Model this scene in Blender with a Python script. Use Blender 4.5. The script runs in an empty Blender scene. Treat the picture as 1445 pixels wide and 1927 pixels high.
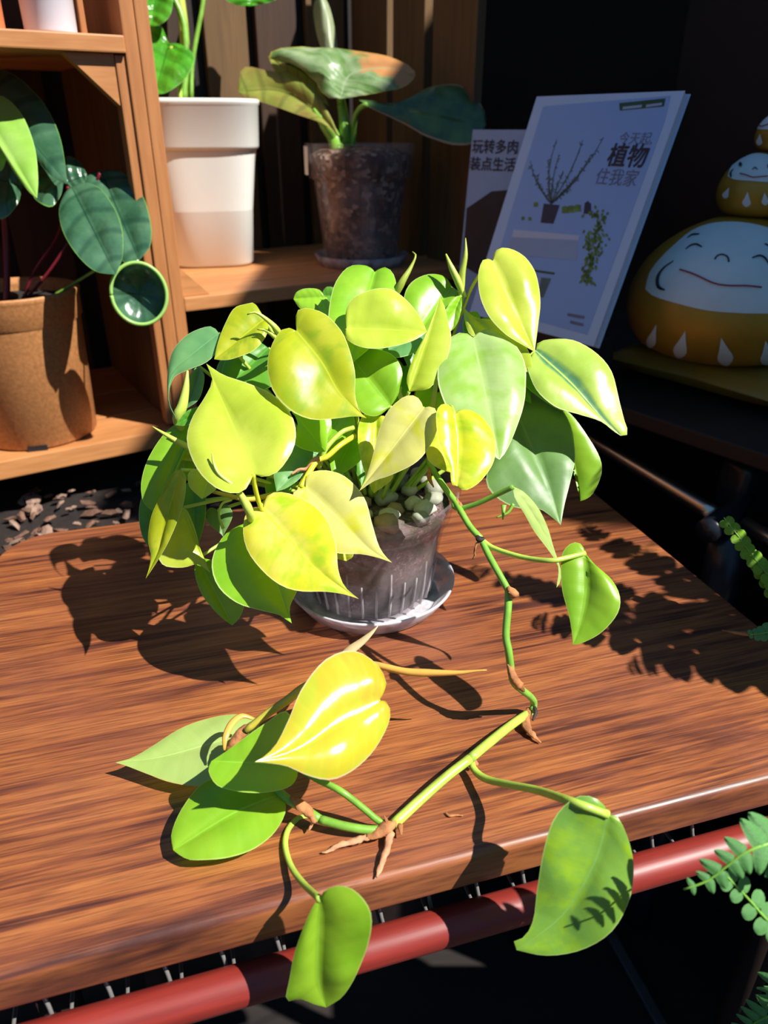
import bpy, bmesh, math, random
import numpy as np
from mathutils import Vector, Matrix, noise as mnoise

random.seed(7)
SC = bpy.context.scene
COL = SC.collection

# ------------------------------------------------------------------ camera, sky, sun, exposure
F = 1392.0
TH = math.radians(27.5)
CT, ST = math.cos(TH), math.sin(TH)
CAMH = 0.312
cam = bpy.data.objects.new('camera', bpy.data.cameras.new('camera'))
COL.objects.link(cam)
SC.camera = cam
cam.location = (0, 0, CAMH)
cam.rotation_euler = (math.pi / 2 - TH, 0, 0)
cam.data.sensor_fit = 'VERTICAL'
cam.data.sensor_height = 36.0
cam.data.sensor_width = 27.0
cam.data.lens = 36.0 * F / 1927.0
cam.data.clip_start = 0.01
cam.data.dof.use_dof = True
cam.data.dof.focus_distance = 0.435
cam.data.dof.aperture_fstop = 9.0

world = bpy.data.worlds.new('sky')
SC.world = world
world.use_nodes = True
wt = world.node_tree
wt.nodes.clear()
wo = wt.nodes.new('ShaderNodeOutputWorld')
wb = wt.nodes.new('ShaderNodeBackground')
wg = wt.nodes.new('ShaderNodeTexCoord')
ws = wt.nodes.new('ShaderNodeSeparateXYZ')
wr = wt.nodes.new('ShaderNodeValToRGB')
wr.color_ramp.elements[0].position = 0.42
wr.color_ramp.elements[0].color = (0.10, 0.09, 0.08, 1)
wr.color_ramp.elements[1].position = 0.58
wr.color_ramp.elements[1].color = (0.22, 0.50, 1.0, 1)
wm = wt.nodes.new('ShaderNodeMath')
wm.operation = 'MULTIPLY_ADD'
wm.inputs[1].default_value = 0.5
wm.inputs[2].default_value = 0.5
wt.links.new(wg.outputs['Generated'], ws.inputs[0])
wt.links.new(ws.outputs['Z'], wm.inputs[0])
wt.links.new(wm.outputs[0], wr.inputs[0])
wt.links.new(wr.outputs[0], wb.inputs['Color'])
wt.links.new(wb.outputs[0], wo.inputs['Surface'])
wb.inputs['Strength'].default_value = 0.36

SUN = Vector((0.587, -0.261, 0.766)).normalized()
sun = bpy.data.objects.new('sun', bpy.data.lights.new('sun', 'SUN'))
COL.objects.link(sun)
sun.data.energy = 8.2
sun.data.angle = math.radians(0.6)
sun.data.color = (1.0, 0.96, 0.90)
sun.rotation_euler = (-SUN).to_track_quat('-Z', 'Y').to_euler()
sun.location = (2, -1, 3)

SC.view_settings.view_transform = 'Standard'
SC.view_settings.look = 'None'
SC.view_settings.gamma = 1.0
SC.view_settings.use_curve_mapping = False
SC.view_settings.exposure = 0.0


def P(x, y, d):
    """point seen at (x, y) of the 1445x1927 frame at optical depth d"""
    u = (x - 722.5) / F * d
    v = (y - 963.5) / F * d
    return Vector((u, d * CT - v * ST, CAMH - d * ST - v * CT))


def dz(y, z):
    return (CAMH - z) / (ST + (y - 963.5) / F * CT)


def G(x, y, z):
    return P(x, y, dz(y, z))


# ------------------------------------------------------------------ object helpers
def thing(name, label, cat, loc=(0, 0, 0), rz=0.0, group=None):
    o = bpy.data.objects.new(name, None)
    o.empty_display_size = 0.02
    COL.objects.link(o)
    o.location = loc
    o.rotation_euler = (0, 0, rz)
    tag(o, label, cat, group)
    return o


def tag(o, label=None, cat=None, group=None, kind=None):
    if label: o['label'] = label
    if cat: o['category'] = cat
    if group: o['group'] = group
    if kind: o['kind'] = kind
    return o


def rootof(o):
    while o.parent: o = o.parent
    return o


def mesh(name, verts, faces, mat, parent=None, smooth=True, uvs=None, local=False, origin=None):
    off = Vector((0, 0, 0))
    if parent is not None and not local:
        off = Vector(rootof(parent).location)
    elif parent is None and origin is not None:
        off = Vector(origin)
    me = bpy.data.meshes.new(name)
    me.from_pydata([tuple(Vector(v) - off) for v in verts], [], faces)
    me.update()
    if smooth:
        me.polygons.foreach_set('use_smooth', [True] * len(me.polygons))
    if uvs is not None:
        ul = me.uv_layers.new(name='UVMap')
        for l in me.loops:
            ul.data[l.index].uv = uvs[l.vertex_index]
    if mat: me.materials.append(mat)
    o = bpy.data.objects.new(name, me)
    COL.objects.link(o)
    if parent is not None: o.parent = parent
    elif origin is not None: o.location = off
    return o


def join(*parts):
    V, Fc = [], []
    for v, f in parts:
        n = len(V)
        V += list(v)
        Fc += [tuple(i + n for i in q) for q in f]
    return V, Fc


def frame(a, z=None):
    a = Vector(a).normalized()
    ref = Vector((0, 0, 1)) if abs(a.z) < 0.9 else Vector((1, 0, 0))
    u = a.cross(ref).normalized()
    return u, a.cross(u).normalized()


def catmull(pts, n):
    """smooth resample of a polyline of tuples"""
    p = [np.array(q, float) for q in pts]
    if len(p) == 2:
        return [p[0] + (p[1] - p[0]) * i / (n - 1) for i in range(n)]
    ext = [2 * p[0] - p[1]] + p + [2 * p[-1] - p[-2]]
    dense = []
    for i in range(1, len(ext) - 2):
        a, b, c, d = ext[i - 1:i + 3]
        for k in range(12):
            t = k / 12
            dense.append(0.5 * ((2 * b) + (-a + c) * t + (2 * a - 5 * b + 4 * c - d) * t * t + (-a + 3 * b - 3 * c + d) * t ** 3))
    dense.append(p[-1])
    L = [0.0]
    for i in range(1, len(dense)):
        L.append(L[-1] + float(np.linalg.norm((dense[i] - dense[i - 1])[:2 if len(dense[i]) == 2 else 3])))
    out = []
    for k in range(n):
        s = L[-1] * k / (n - 1)
        j = min(max(1, int(np.searchsorted(L, s))), len(L) - 1)
        t = (s - L[j - 1]) / max(1e-9, L[j] - L[j - 1])
        out.append(dense[j - 1] * (1 - t) + dense[j] * t)
    return out


def tube(pts, rad, n=8, k=None, cap=True, flat=1.0):
    """pts 3D list, rad scalar or list; returns verts, faces"""
    k = k or max(len(pts) * 4, 6)
    if len(pts) == 2: k = 2
    P3 = [Vector(q) for q in catmull([tuple(p) for p in pts], k)]
    if not hasattr(rad, '__len__'): rad = [rad] * len(pts)
    V, Fc = [], []
    u = None
    for i, p in enumerate(P3):
        a = (P3[min(i + 1, k - 1)] - P3[max(i - 1, 0)])
        a = a.normalized() if a.length > 1e-9 else Vector((0, 0, 1))
        if u is None:
            u, w = frame(a)
        else:
            u = (u - a * u.dot(a)).normalized()
            w = a.cross(u)
        t = i / (k - 1) * (len(rad) - 1)
        j = min(int(t), len(rad) - 2) if len(rad) > 1 else 0
        r = rad[j] + (rad[min(j + 1, len(rad) - 1)] - rad[j]) * (t - j)
        for q in range(n):
            an = 2 * math.pi * q / n
            V.append(p + u * math.cos(an) * r + w * math.sin(an) * r * flat)
    for i in range(k - 1):
        for q in range(n):
            Fc.append((i * n + q, i * n + (q + 1) % n, (i + 1) * n + (q + 1) % n, (i + 1) * n + q))
    if cap:
        Fc.append(tuple(range(n))[::-1])
        Fc.append(tuple((k - 1) * n + q for q in range(n)))
    return V, Fc


def lathe(profile, center=(0, 0, 0), n=48, power=2.0, rot=0.0, close=False):
    """profile [(r,z)...]; power>2 gives a rounded square"""
    c = Vector(center)
    V, Fc = [], []
    for r, z in profile:
        for q in range(n):
            a = 2 * math.pi * q / n
            ca, sa = math.cos(a), math.sin(a)
            k = 1.0 if power == 2.0 else (abs(ca) ** power + abs(sa) ** power) ** (-1.0 / power)
            x, y = r * ca * k, r * sa * k
            V.append(c + Vector((x * math.cos(rot) - y * math.sin(rot), x * math.sin(rot) + y * math.cos(rot), z)))
    m = len(profile)
    for i in range(m - 1):
        for q in range(n):
            Fc.append((i * n + q, i * n + (q + 1) % n, (i + 1) * n + (q + 1) % n, (i + 1) * n + q))
    if close:
        Fc.append(tuple(range(n))[::-1])
        Fc.append(tuple((m - 1) * n + q for q in range(n)))
    return V, Fc


def box(o, ax, ay, az, bev=0.0):
    """box from corner o with edge vectors; bevelled"""
    o, ax, ay, az = Vector(o), Vector(ax), Vector(ay), Vector(az)
    bm = bmesh.new()
    vs = [bm.verts.new(o + ax * i + ay * j + az * k) for k in (0, 1) for j in (0, 1) for i in (0, 1)]
    for f in ((0, 2, 3, 1), (4, 5, 7, 6), (0, 1, 5, 4), (2, 6, 7, 3), (0, 4, 6, 2), (1, 3, 7, 5)):
        bm.faces.new([vs[i] for i in f])
    if bev > 0:
        bmesh.ops.bevel(bm, geom=list(bm.edges), offset=bev, segments=2, affect='EDGES', profile=0.6)
    bmesh.ops.recalc_face_normals(bm, faces=bm.faces)
    bm.verts.index_update()
    V = [v.co.copy() for v in bm.verts]
    Fc = [tuple(v.index for v in f.verts) for f in bm.faces]
    bm.free()
    return V, Fc


# ------------------------------------------------------------------ materials
class NT:
    def __init__(s, name):
        s.m = bpy.data.materials.new(name)
        s.m.use_nodes = True
        s.t = s.m.node_tree
        s.t.nodes.clear()
        s.out = s.n('ShaderNodeOutputMaterial')

    def n(s, ty, **kw):
        nd = s.t.nodes.new(ty)
        for k, v in kw.items(): setattr(nd, k, v)
        return nd

    def l(s, a, b): s.t.links.new(a, b)

    def val(s, nd, i, v):
        if hasattr(v, 'links'): s.l(v, nd.inputs[i])
        else: nd.inputs[i].default_value = v

    def math(s, op, a, b=0.0, c=0.0, clamp=False):
        nd = s.n('ShaderNodeMath', operation=op)
        nd.use_clamp = clamp
        s.val(nd, 0, a); s.val(nd, 1, b)
        if op in ('MULTIPLY_ADD', 'SMOOTH_MIN'): s.val(nd, 2, c)
        return nd.outputs[0]

    def mix(s, f, a, b, mode='MIX'):
        nd = s.n('ShaderNodeMixRGB', blend_type=mode)
        s.val(nd, 0, f)
        for i, v in ((1, a), (2, b)):
            if hasattr(v, 'links'): s.l(v, nd.inputs[i])
            else: nd.inputs[i].default_value = (*v[:3], 1)
        return nd.outputs[0]

    def noise(s, vec, scale, detail=3, rough=0.5, dist=0.0):
        nd = s.n('ShaderNodeTexNoise')
        nd.inputs['Scale'].default_value = scale
        nd.inputs['Detail'].default_value = detail
        nd.inputs['Roughness'].default_value = rough
        nd.inputs['Distortion'].default_value = dist
        if vec is not None: s.l(vec, nd.inputs['Vector'])
        return nd.outputs['Fac']

    def mapping(s, src='Object', scale=(1, 1, 1), rot=(0, 0, 0), loc=(0, 0, 0)):
        tc = s.n('ShaderNodeTexCoord')
        mp = s.n('ShaderNodeMapping')
        mp.inputs['Scale'].default_value = scale
        mp.inputs['Rotation'].default_value = rot
        mp.inputs['Location'].default_value = loc
        s.l(tc.outputs[src], mp.inputs[0])
        return mp.outputs[0]

    def ramp(s, f, stops):
        nd = s.n('ShaderNodeValToRGB')
        e = nd.color_ramp.elements
        while len(e) < len(stops): e.new(0.5)
        for i, (p, c) in enumerate(stops):
            e[i].position = p
            e[i].color = (*c[:3], 1) if hasattr(c, '__len__') else (c, c, c, 1)
        s.l(f, nd.inputs[0])
        return nd.outputs[0]

    def bump(s, h, strength=0.3, dist=0.001):
        nd = s.n('ShaderNodeBump')
        nd.inputs['Strength'].default_value = strength
        nd.inputs['Distance'].default_value = dist
        s.l(h, nd.inputs['Height'])
        return nd.outputs[0]

    def bsdf(s, color, rough=0.5, spec=0.5, metal=0.0, normal=None, coat=0.0):
        b = s.n('ShaderNodeBsdfPrincipled')
        if hasattr(color, 'links'): s.l(color, b.inputs['Base Color'])
        else: b.inputs['Base Color'].default_value = (*color[:3], 1)
        s.val(b, 'Roughness', rough)
        b.inputs['Specular IOR Level'].default_value = spec
        b.inputs['Metallic'].default_value = metal
        b.inputs['Coat Weight'].default_value = coat
        b.inputs['Coat Roughness'].default_value = 0.15
        if normal is not None: s.l(normal, b.inputs['Normal'])
        return b

    def done(s, sh):
        s.l(sh.outputs[0] if hasattr(sh, 'outputs') else sh, s.out.inputs['Surface'])
        return s.m


def plain(name, c, rough=0.5, spec=0.5, metal=0.0, var=0.15, scale=40, bump=0.1, bscale=300, coat=0.0):
    t = NT(name)
    vec = t.mapping()
    f = t.noise(vec, scale, 4, 0.6)
    c2 = tuple(x * (1 - var) for x in c)
    c3 = tuple(min(1, x * (1 + var)) for x in c)
    col = t.ramp(f, [(0.3, c2), (0.7, c3)])
    nm = t.bump(t.noise(vec, bscale, 2), bump, 0.0006) if bump else None
    return t.done(t.bsdf(col, rough, spec, metal, nm, coat))


def wood(name, light, dark, scale=(6, 60, 60), rough=0.5, streak=(0.42, 0.62), knots=False, seed=0.0, coat=0.0, bump=0.25):
    """grain runs along the object's local x unless scale says otherwise"""
    t = NT(name)
    vec = t.mapping(scale=scale, loc=(seed, seed * 2, seed * 3))
    warp = t.mapping(scale=tuple(x * 0.35 for x in scale), loc=(seed + 5, 1, 2))
    a = t.noise(vec, 1.0, 6, 0.65, 0.6)
    b = t.noise(warp, 1.0, 3, 0.5, 1.2)
    fine = t.noise(t.mapping(scale=tuple(x * 4 for x in scale)), 1.0, 3, 0.6)
    f = t.math('MULTIPLY_ADD', b, 0.55, t.math('MULTIPLY', a, 0.45))
    col = t.ramp(f, [(streak[0] - 0.04, dark), (streak[0] + 0.05, tuple((x + y) / 2 for x, y in zip(light, dark))), (streak[1], light)])
    col = t.mix(t.math('MULTIPLY', fine, 0.55), col, tuple(x * 0.45 for x in light), 'MULTIPLY') if False else t.mix(t.ramp(fine, [(0.35, 0.45), (0.6, 0.0)]), col, dark)
    nm = t.bump(fine, bump, 0.0004)
    return t.done(t.bsdf(col, rough, 0.5, 0, nm, coat))


def leafmat(name, c1, c2, vein=None, edge=None, tr=0.4, trc=None, rough=0.33, nv=7, vs=0.10, c3=None, sector=0.0, stripe=None,
            bump=0.4, tip=None, under=0.0, coat=0.0, bd=0.0012, vb=0.16, ew=0.484):
    vein = vein or tuple(min(1, x * 1.25 + 0.03) for x in c1)
    edge = edge or tuple(min(1, x * 1.2 + 0.08) for x in c1)
    t = NT(name)
    tc = t.n('ShaderNodeUVMap')
    sp = t.n('ShaderNodeSeparateXYZ')
    t.l(tc.outputs[0], sp.inputs[0])
    x, y = sp.outputs[0], sp.outputs[1]
    ob = t.mapping()
    n1 = t.noise(ob, 26, 4, 0.55)
    col = t.mix(t.ramp(n1, [(0.38, 0.0), (0.62, 1.0)]), c1, c2)
    ax = t.math('ABSOLUTE', t.math('SUBTRACT', x, 0.5))           # 0 midrib .. 0.5 margin
    if c3 is not None:
        cmb = t.n('ShaderNodeCombineXYZ')
        t.l(t.math('MULTIPLY', x, 2.2), cmb.inputs[0]); t.l(t.math('MULTIPLY', y, 6.0), cmb.inputs[1])
        oi = t.n('ShaderNodeObjectInfo')
        t.l(t.math('MULTIPLY', oi.outputs['Random'], 20.0), cmb.inputs[2])
        n2 = t.noise(cmb.outputs[0], 1.0, 3, 0.55)
        col = t.mix(t.ramp(n2, [(0.44 - sector, 0.0), (0.62 - sector, 1.0)]), col, c3)
    if stripe is not None:
        n3 = t.noise(ob, 60, 2)
        w = t.math('ADD', ax, t.math('MULTIPLY', t.math('SUBTRACT', n3, 0.5), 0.06))
        col = t.mix(t.ramp(w, [(0.05, 1.0), (0.11, 0.0)]), col, stripe)
    # side veins follow the rows of the blade
    wv = t.math('SINE', t.math('MULTIPLY', y, nv * 6.283))
    vm = t.ramp(wv, [(0.55, 0.0), (1.0, 1.0)])
    fine = t.math('SINE', t.math('MULTIPLY', y, nv * 6 * 6.283))
    if vs: col = t.mix(t.math('MULTIPLY', vm, vs), col, vein)
    col = t.mix(t.math('MULTIPLY', t.ramp(fine, [(0.0, 0.0), (1.0, 1.0)]), 0.03), col, tuple(q * 0.6 for q in c1))
    if tip is not None:
        ty = t.math('ADD', y, t.math('MULTIPLY', t.math('SUBTRACT', t.noise(ob, 45, 3), 0.5), 0.5))
        col = t.mix(t.ramp(ty, [(tip[0], 0.0), (tip[0] + 0.08, 1.0)]), col, tip[1])
    col = t.mix(t.ramp(ax, [(0.006, 1.0), (0.016, 0.0)]), col, vein)
    col = t.mix(t.ramp(ax, [(ew, 0.0), (min(ew + 0.009, .499), 1.0)]), col, edge)
    h = t.math('ADD', t.math('MULTIPLY', wv, 0.5 * vb), t.math('MULTIPLY', fine, 0.004))
    h = t.math('ADD', h, t.math('MULTIPLY', t.noise(ob, 60, 2), 1.2))
    nm = t.bump(h, bump, bd)
    b = t.bsdf(col, rough, 0.5, 0, nm, coat)
    tl = t.n('ShaderNodeBsdfTranslucent')
    if trc is None: t.l(t.mix(1.0, col, (1.0, 1.0, 0.55), 'MULTIPLY'), tl.inputs[0])
    else: tl.inputs[0].default_value = (*trc, 1)
    mx = t.n('ShaderNodeMixShader')
    mx.inputs[0].default_value = tr
    t.l(b.outputs[0], mx.inputs[1]); t.l(tl.outputs[0], mx.inputs[2])
    return t.done(mx)


def clearmat(name, tint, haze, hazef=0.25, rough=0.12, gk=0.22, lo=0.35):
    t = NT(name)
    vec = t.mapping(scale=(1, 1, 0.35))
    tp = t.n('ShaderNodeBsdfTransparent')
    tp.inputs[0].default_value = (*tint, 1)
    n = t.noise(vec, 55, 4, 0.6)
    b = t.bsdf(haze, 0.5, 0.5)
    m1 = t.n('ShaderNodeMixShader')
    t.l(t.ramp(n, [(0.35, hazef * lo), (0.7, min(1, hazef * 1.7))]), m1.inputs[0])
    t.l(tp.outputs[0], m1.inputs[1]); t.l(b.outputs[0], m1.inputs[2])
    gl = t.n('ShaderNodeBsdfGlossy')
    gl.inputs['Roughness'].default_value = rough
    lw = t.n('ShaderNodeLayerWeight')
    lw.inputs[0].default_value = 0.25
    m2 = t.n('ShaderNodeMixShader')
    t.l(t.math('MULTIPLY_ADD', t.math('POWER', lw.outputs['Facing'], 3.0), gk, 0.025), m2.inputs[0])
    t.l(m1.outputs[0], m2.inputs[1]); t.l(gl.outputs[0], m2.inputs[2])
    return t.done(m2)


M = {}


def tablewood():
    t = NT('walnut print tabletop')
    v1 = t.mapping(scale=(7, 230, 60), rot=(0, 0, 0.02))
    v2 = t.mapping(scale=(3.2, 42, 20), loc=(3, 1, 0), rot=(0, 0, -0.03))
    v3 = t.mapping(scale=(9, 9, 9))
    a = t.noise(v1, 1.0, 5, 0.6, 1.0)
    b = t.noise(v2, 1.0, 4, 0.55, 1.8)
    c = t.noise(v3, 1.0, 2)
    f = t.math('MULTIPLY_ADD', b, 0.5, t.math('MULTIPLY', a, 0.5))
    col = t.ramp(f, [(0.385, (0.055, 0.017, 0.012)), (0.44, (0.16, 0.046, 0.020)), (0.50, (0.29, 0.090, 0.028)), (0.62, (0.41, 0.145, 0.042))])
    col = t.mix(t.ramp(c, [(0.4, 0.0), (0.65, 0.5)]), col, (0.27, 0.088, 0.045))
    fine = t.noise(t.mapping(scale=(30, 900, 300)), 1.0, 3, 0.6)
    col = t.mix(t.ramp(fine, [(0.36, 0.5), (0.55, 0.0)]), col, (0.045, 0.016, 0.012))
    dust = t.noise(t.mapping(scale=(14, 14, 14), loc=(2, 5, 1)), 1.0, 6, 0.75)
    rg = t.ramp(dust, [(0.35, 0.30), (0.65, 0.50)])
    nm = t.bump(t.math('ADD', t.math('MULTIPLY', fine, 0.6), a), 0.22, 0.0004)
    return t.done(t.bsdf(col, rg, 0.5, 0, nm))


M['lime'] = leafmat('lime leaf', (0.52, 0.66, 0.045), (0.66, 0.76, 0.09), tr=0.36, rough=0.30, edge=(0.8, 0.85, 0.35))
M['olive'] = leafmat('olive yellow leaf', (0.50, 0.56, 0.012), (0.62, 0.64, 0.04), tr=0.40, rough=0.36, edge=(0.75, 0.8, 0.2), c3=(0.36, 0.52, 0.02), sector=-0.05)
M['bright'] = leafmat('bright green leaf', (0.24, 0.55, 0.02), (0.36, 0.66, 0.04), tr=0.34, rough=0.34, edge=(0.6, 0.8, 0.25))
M['green'] = leafmat('mid green leaf', (0.10, 0.33, 0.03), (0.16, 0.42, 0.04), tr=0.30, rough=0.38, edge=(0.45, 0.66, 0.2))
M['dull'] = leafmat('dull dark green leaf', (0.13, 0.26, 0.07), (0.17, 0.33, 0.08), tr=0.22, rough=0.42, edge=(0.35, 0.5, 0.2), vs=0.12, bump=0.35)  # muted dark green, less saturated than the other greens
M['teal'] = leafmat('blue green leaf', (0.13, 0.34, 0.12), (0.2, 0.42, 0.14), tr=0.25, rough=0.36, edge=(0.5, 0.7, 0.3))
M['pale'] = leafmat('pale green glare leaf', (0.33, 0.52, 0.13), (0.46, 0.62, 0.22), tr=0.25, rough=0.30, edge=(0.7, 0.8, 0.4), c3=(0.28, 0.50, 0.06), sector=-0.03)  # pale green with whitish glare mixed into its colour
M['stripe'] = leafmat('striped leaf', (0.42, 0.62, 0.08), (0.55, 0.70, 0.14), tr=0.28, rough=0.30, edge=(0.75, 0.85, 0.35), stripe=(0.10, 0.27, 0.12))
M['cream'] = leafmat('cream leaf', (0.66, 0.64, 0.16), (0.70, 0.66, 0.22), tr=0.30, rough=0.34, edge=(0.85, 0.8, 0.35), c3=(0.66, 0.66, 0.04), sector=-0.06)
M['yellow'] = leafmat('yellow leaf', (0.68, 0.72, 0.02), (0.74, 0.78, 0.10), tr=0.34, rough=0.26, edge=(0.85, 0.85, 0.2), c3=(0.46, 0.64, 0.02), sector=-0.02)
M['patch'] = leafmat('patched yellow and cream leaf', (0.70, 0.66, 0.02), (0.74, 0.68, 0.14), tr=0.32, rough=0.32, edge=(0.85, 0.8, 0.3), c3=(0.42, 0.62, 0.02), sector=-0.05)
M['young'] = leafmat('young amber leaf', (0.64, 0.58, 0.03), (0.66, 0.50, 0.04), tr=0.30, rough=0.20, edge=(0.8, 0.66, 0.35), c3=(0.56, 0.62, 0.04), sector=0.0, coat=1.0, nv=11, bump=0.3)
M['palegreen'] = leafmat('pale underside leaf', (0.42, 0.60, 0.15), (0.48, 0.64, 0.18), tr=0.36, rough=0.4, edge=(0.6, 0.5, 0.15), nv=8)
M['trail'] = leafmat('trailing green leaf', (0.24, 0.52, 0.02), (0.32, 0.58, 0.03), tr=0.36, rough=0.36, edge=(0.5, 0.7, 0.15), nv=8)
M['trail_dull'] = leafmat('trailing dull green leaf', (0.17, 0.38, 0.06), (0.24, 0.46, 0.05), tr=0.30, rough=0.38, edge=(0.4, 0.6, 0.15), nv=8, c3=(0.32, 0.56, 0.02), sector=-0.07)
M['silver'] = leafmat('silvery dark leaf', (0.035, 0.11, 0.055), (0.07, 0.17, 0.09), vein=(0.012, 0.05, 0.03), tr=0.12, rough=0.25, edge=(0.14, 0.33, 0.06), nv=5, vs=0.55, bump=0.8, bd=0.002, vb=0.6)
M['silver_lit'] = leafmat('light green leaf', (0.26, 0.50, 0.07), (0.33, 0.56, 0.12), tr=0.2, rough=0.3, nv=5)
M['glossy'] = leafmat('glossy veined leaf', (0.05, 0.27, 0.012), (0.09, 0.36, 0.02), vein=(0.03, 0.15, 0.01), tr=0.2, rough=0.16, nv=6, vs=0.4, bump=1.0, bd=0.002, edge=(0.2, 0.45, 0.1), vb=0.6)
M['cal_top'] = leafmat('calathea blade', (0.10, 0.22, 0.06), (0.34, 0.44, 0.22), tr=0.15, rough=0.28, nv=8, vs=0.5, vein=(0.30, 0.40, 0.22), c3=(0.12, 0.24, 0.05), edge=(0.42, 0.42, 0.05), tip=(0.66, (0.56, 0.26, 0.09)), vb=0.6)  # variegated tones, pale ones raised to carry the blade's sheen
M['cal_side'] = leafmat('calathea underside', (0.24, 0.30, 0.04), (0.36, 0.36, 0.07), tr=0.3, rough=0.4, nv=7, vs=0.5, vein=(0.10, 0.13, 0.02), edge=(0.35, 0.25, 0.08), c3=(0.30, 0.20, 0.05), sector=-0.08, vb=0.6)
M['cal_dark'] = leafmat('calathea dark blade', (0.03, 0.09, 0.04), (0.10, 0.20, 0.05), tr=0.15, rough=0.3, nv=8, vs=0.5, vein=(0.07, 0.15, 0.04), edge=(0.50, 0.30, 0.14), vb=0.6, ew=0.465)
M['cal_new'] = leafmat('calathea rolled leaf', (0.40, 0.45, 0.26), (0.26, 0.36, 0.16), tr=0.3, rough=0.4, nv=3)
M['fern'] = leafmat('fern leaf', (0.10, 0.33, 0.08), (0.17, 0.42, 0.12), tr=0.25, rough=0.4, nv=6, vs=0.25, edge=(0.2, 0.45, 0.12), bump=0.4)
M['fern_yellow'] = leafmat('yellow green fern leaf', (0.30, 0.55, 0.02), (0.2, 0.45, 0.03), tr=0.35, rough=0.4, nv=3, vs=0.1)
M['spear'] = plain('pale green sheath', (0.50, 0.62, 0.10), 0.35, var=0.12)
M['spear_dark'] = plain('olive sheath', (0.38, 0.46, 0.06), 0.4, var=0.2)
M['spear_pink'] = plain('pinkish sheath', (0.62, 0.46, 0.24), 0.4, var=0.15)
M['spear_orange'] = plain('orange sheath', (0.70, 0.36, 0.07), 0.35, var=0.18)
M['stem'] = plain('green stem', (0.20, 0.42, 0.05), 0.35, var=0.25, scale=60)
M['stem_lime'] = plain('lime petiole', (0.42, 0.58, 0.08), 0.35, var=0.2, scale=60)
M['stem_yellow'] = plain('yellow petiole', (0.58, 0.58, 0.03), 0.35, var=0.15)
M['stem_amber'] = plain('amber petiole', (0.50, 0.42, 0.05), 0.35, var=0.2)
M['papery'] = plain('papery brown sheath', (0.40, 0.16, 0.055), 0.8, var=0.5, scale=120, bump=0.8)
M['root'] = plain('aerial root', (0.58, 0.27, 0.14), 0.8, var=0.3, scale=200, bump=0.8)
M['twig'] = plain('black root stub', (0.02, 0.012, 0.01), 0.7)
M['redstem'] = plain('dark red stem', (0.16, 0.012, 0.02), 0.35)
M['table_top'] = tablewood()
M['rail'] = wood('red stained wood', (0.27, 0.030, 0.020), (0.14, 0.012, 0.010), scale=(4, 60, 60), rough=0.45, streak=(0.3, 0.5), bump=0.2)
M['pine'] = wood('honey pine', (0.56, 0.25, 0.088), (0.36, 0.13, 0.038), scale=(5, 45, 45), rough=0.5, streak=(0.35, 0.6))
M['pine_v'] = wood('honey pine upright', (0.52, 0.225, 0.078), (0.34, 0.12, 0.035), scale=(45, 45, 4), rough=0.5, streak=(0.35, 0.6))
M['slat'] = wood('aged pine board', (0.17, 0.092, 0.030), (0.075, 0.036, 0.012), scale=(40, 40, 3), rough=0.65, streak=(0.35, 0.6))
M['slat_dark'] = wood('dark stained board', (0.055, 0.022, 0.008), (0.02, 0.009, 0.004), scale=(40, 40, 3), rough=0.7, streak=(0.35, 0.6))
M['darkwood'] = wood('near black brown wood', (0.016, 0.0070, 0.0045), (0.007, 0.003, 0.002), scale=(3, 30, 30), rough=0.6)
M['floor'] = wood('dark floor board', (0.022, 0.014, 0.010), (0.008, 0.005, 0.004), scale=(4, 40, 40), rough=0.8)
M['wall'] = plain('dark brown wall', (0.020, 0.010, 0.007), 0.8, 0.2, var=0.2, scale=6)
M['cream_plastic'] = plain('cream plastic', (0.74, 0.74, 0.68), 0.35, 0.4, var=0.03, scale=15, bump=0.03)
M['white_plastic'] = plain('white plastic', (0.75, 0.74, 0.82), 0.4, 0.4, var=0.03, bump=0.02)
M['terracotta'] = plain('terracotta', (0.74, 0.24, 0.10), 0.7, 0.3, var=0.08)
M['brown_plastic'] = plain('tan speckled plastic', (0.42, 0.18, 0.062), 0.5, 0.4, var=0.22, scale=260, bump=0.25, bscale=900)
M['clear'] = clearmat('clear plastic', (0.96, 0.94, 0.95), (0.62, 0.55, 0.58), 0.11)
M['clear_rib'] = clearmat('clear plastic rib', (0.75, 0.72, 0.74), (0.62, 0.56, 0.58), 0.5)
M['frosted'] = clearmat('frosted plastic', (0.90, 0.88, 0.93), (0.80, 0.77, 0.84), 0.58, 0.3, gk=0.10, lo=0.75)
M['white_strip'] = plain('white pot rim label', (0.75, 0.70, 0.62), 0.5)
M['black_plastic'] = plain('black plastic', (0.014, 0.016, 0.022), 0.3, 0.5, bump=0.0)
M['chrome'] = plain('chrome', (0.66, 0.60, 0.55), 0.32, 0.5, 1.0, var=0.02, bump=0)
M['wire'] = plain('galvanised wire', (0.24, 0.23, 0.22), 0.35, 0.5, 0.3, var=0.1, bump=0)
M['steel'] = plain('dull metal strip', (0.25, 0.22, 0.22), 0.4, 0.5, 0.8, bump=0)
M['gold'] = plain('mustard gold paint', (0.48, 0.25, 0.022), 0.42, 0.5, 0.25, var=0.16, scale=14, bump=0.15, bscale=120)
M['facewhite'] = plain('chalky white paint', (0.70, 0.74, 0.72), 0.6, 0.3, var=0.06, scale=25)
M['ink'] = plain('black paint', (0.012, 0.014, 0.018), 0.4)
M['mouthred'] = plain('crimson paint', (0.34, 0.02, 0.05), 0.5)
M['cushion'] = plain('mustard satin', (0.34, 0.19, 0.025), 0.36, 0.5, 0.15, var=0.15, scale=12, bump=0.2, bscale=60)
M['paper'] = plain('cover paper', (0.52, 0.70, 0.92), 0.35, 0.4, var=0.02, bump=0)
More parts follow.
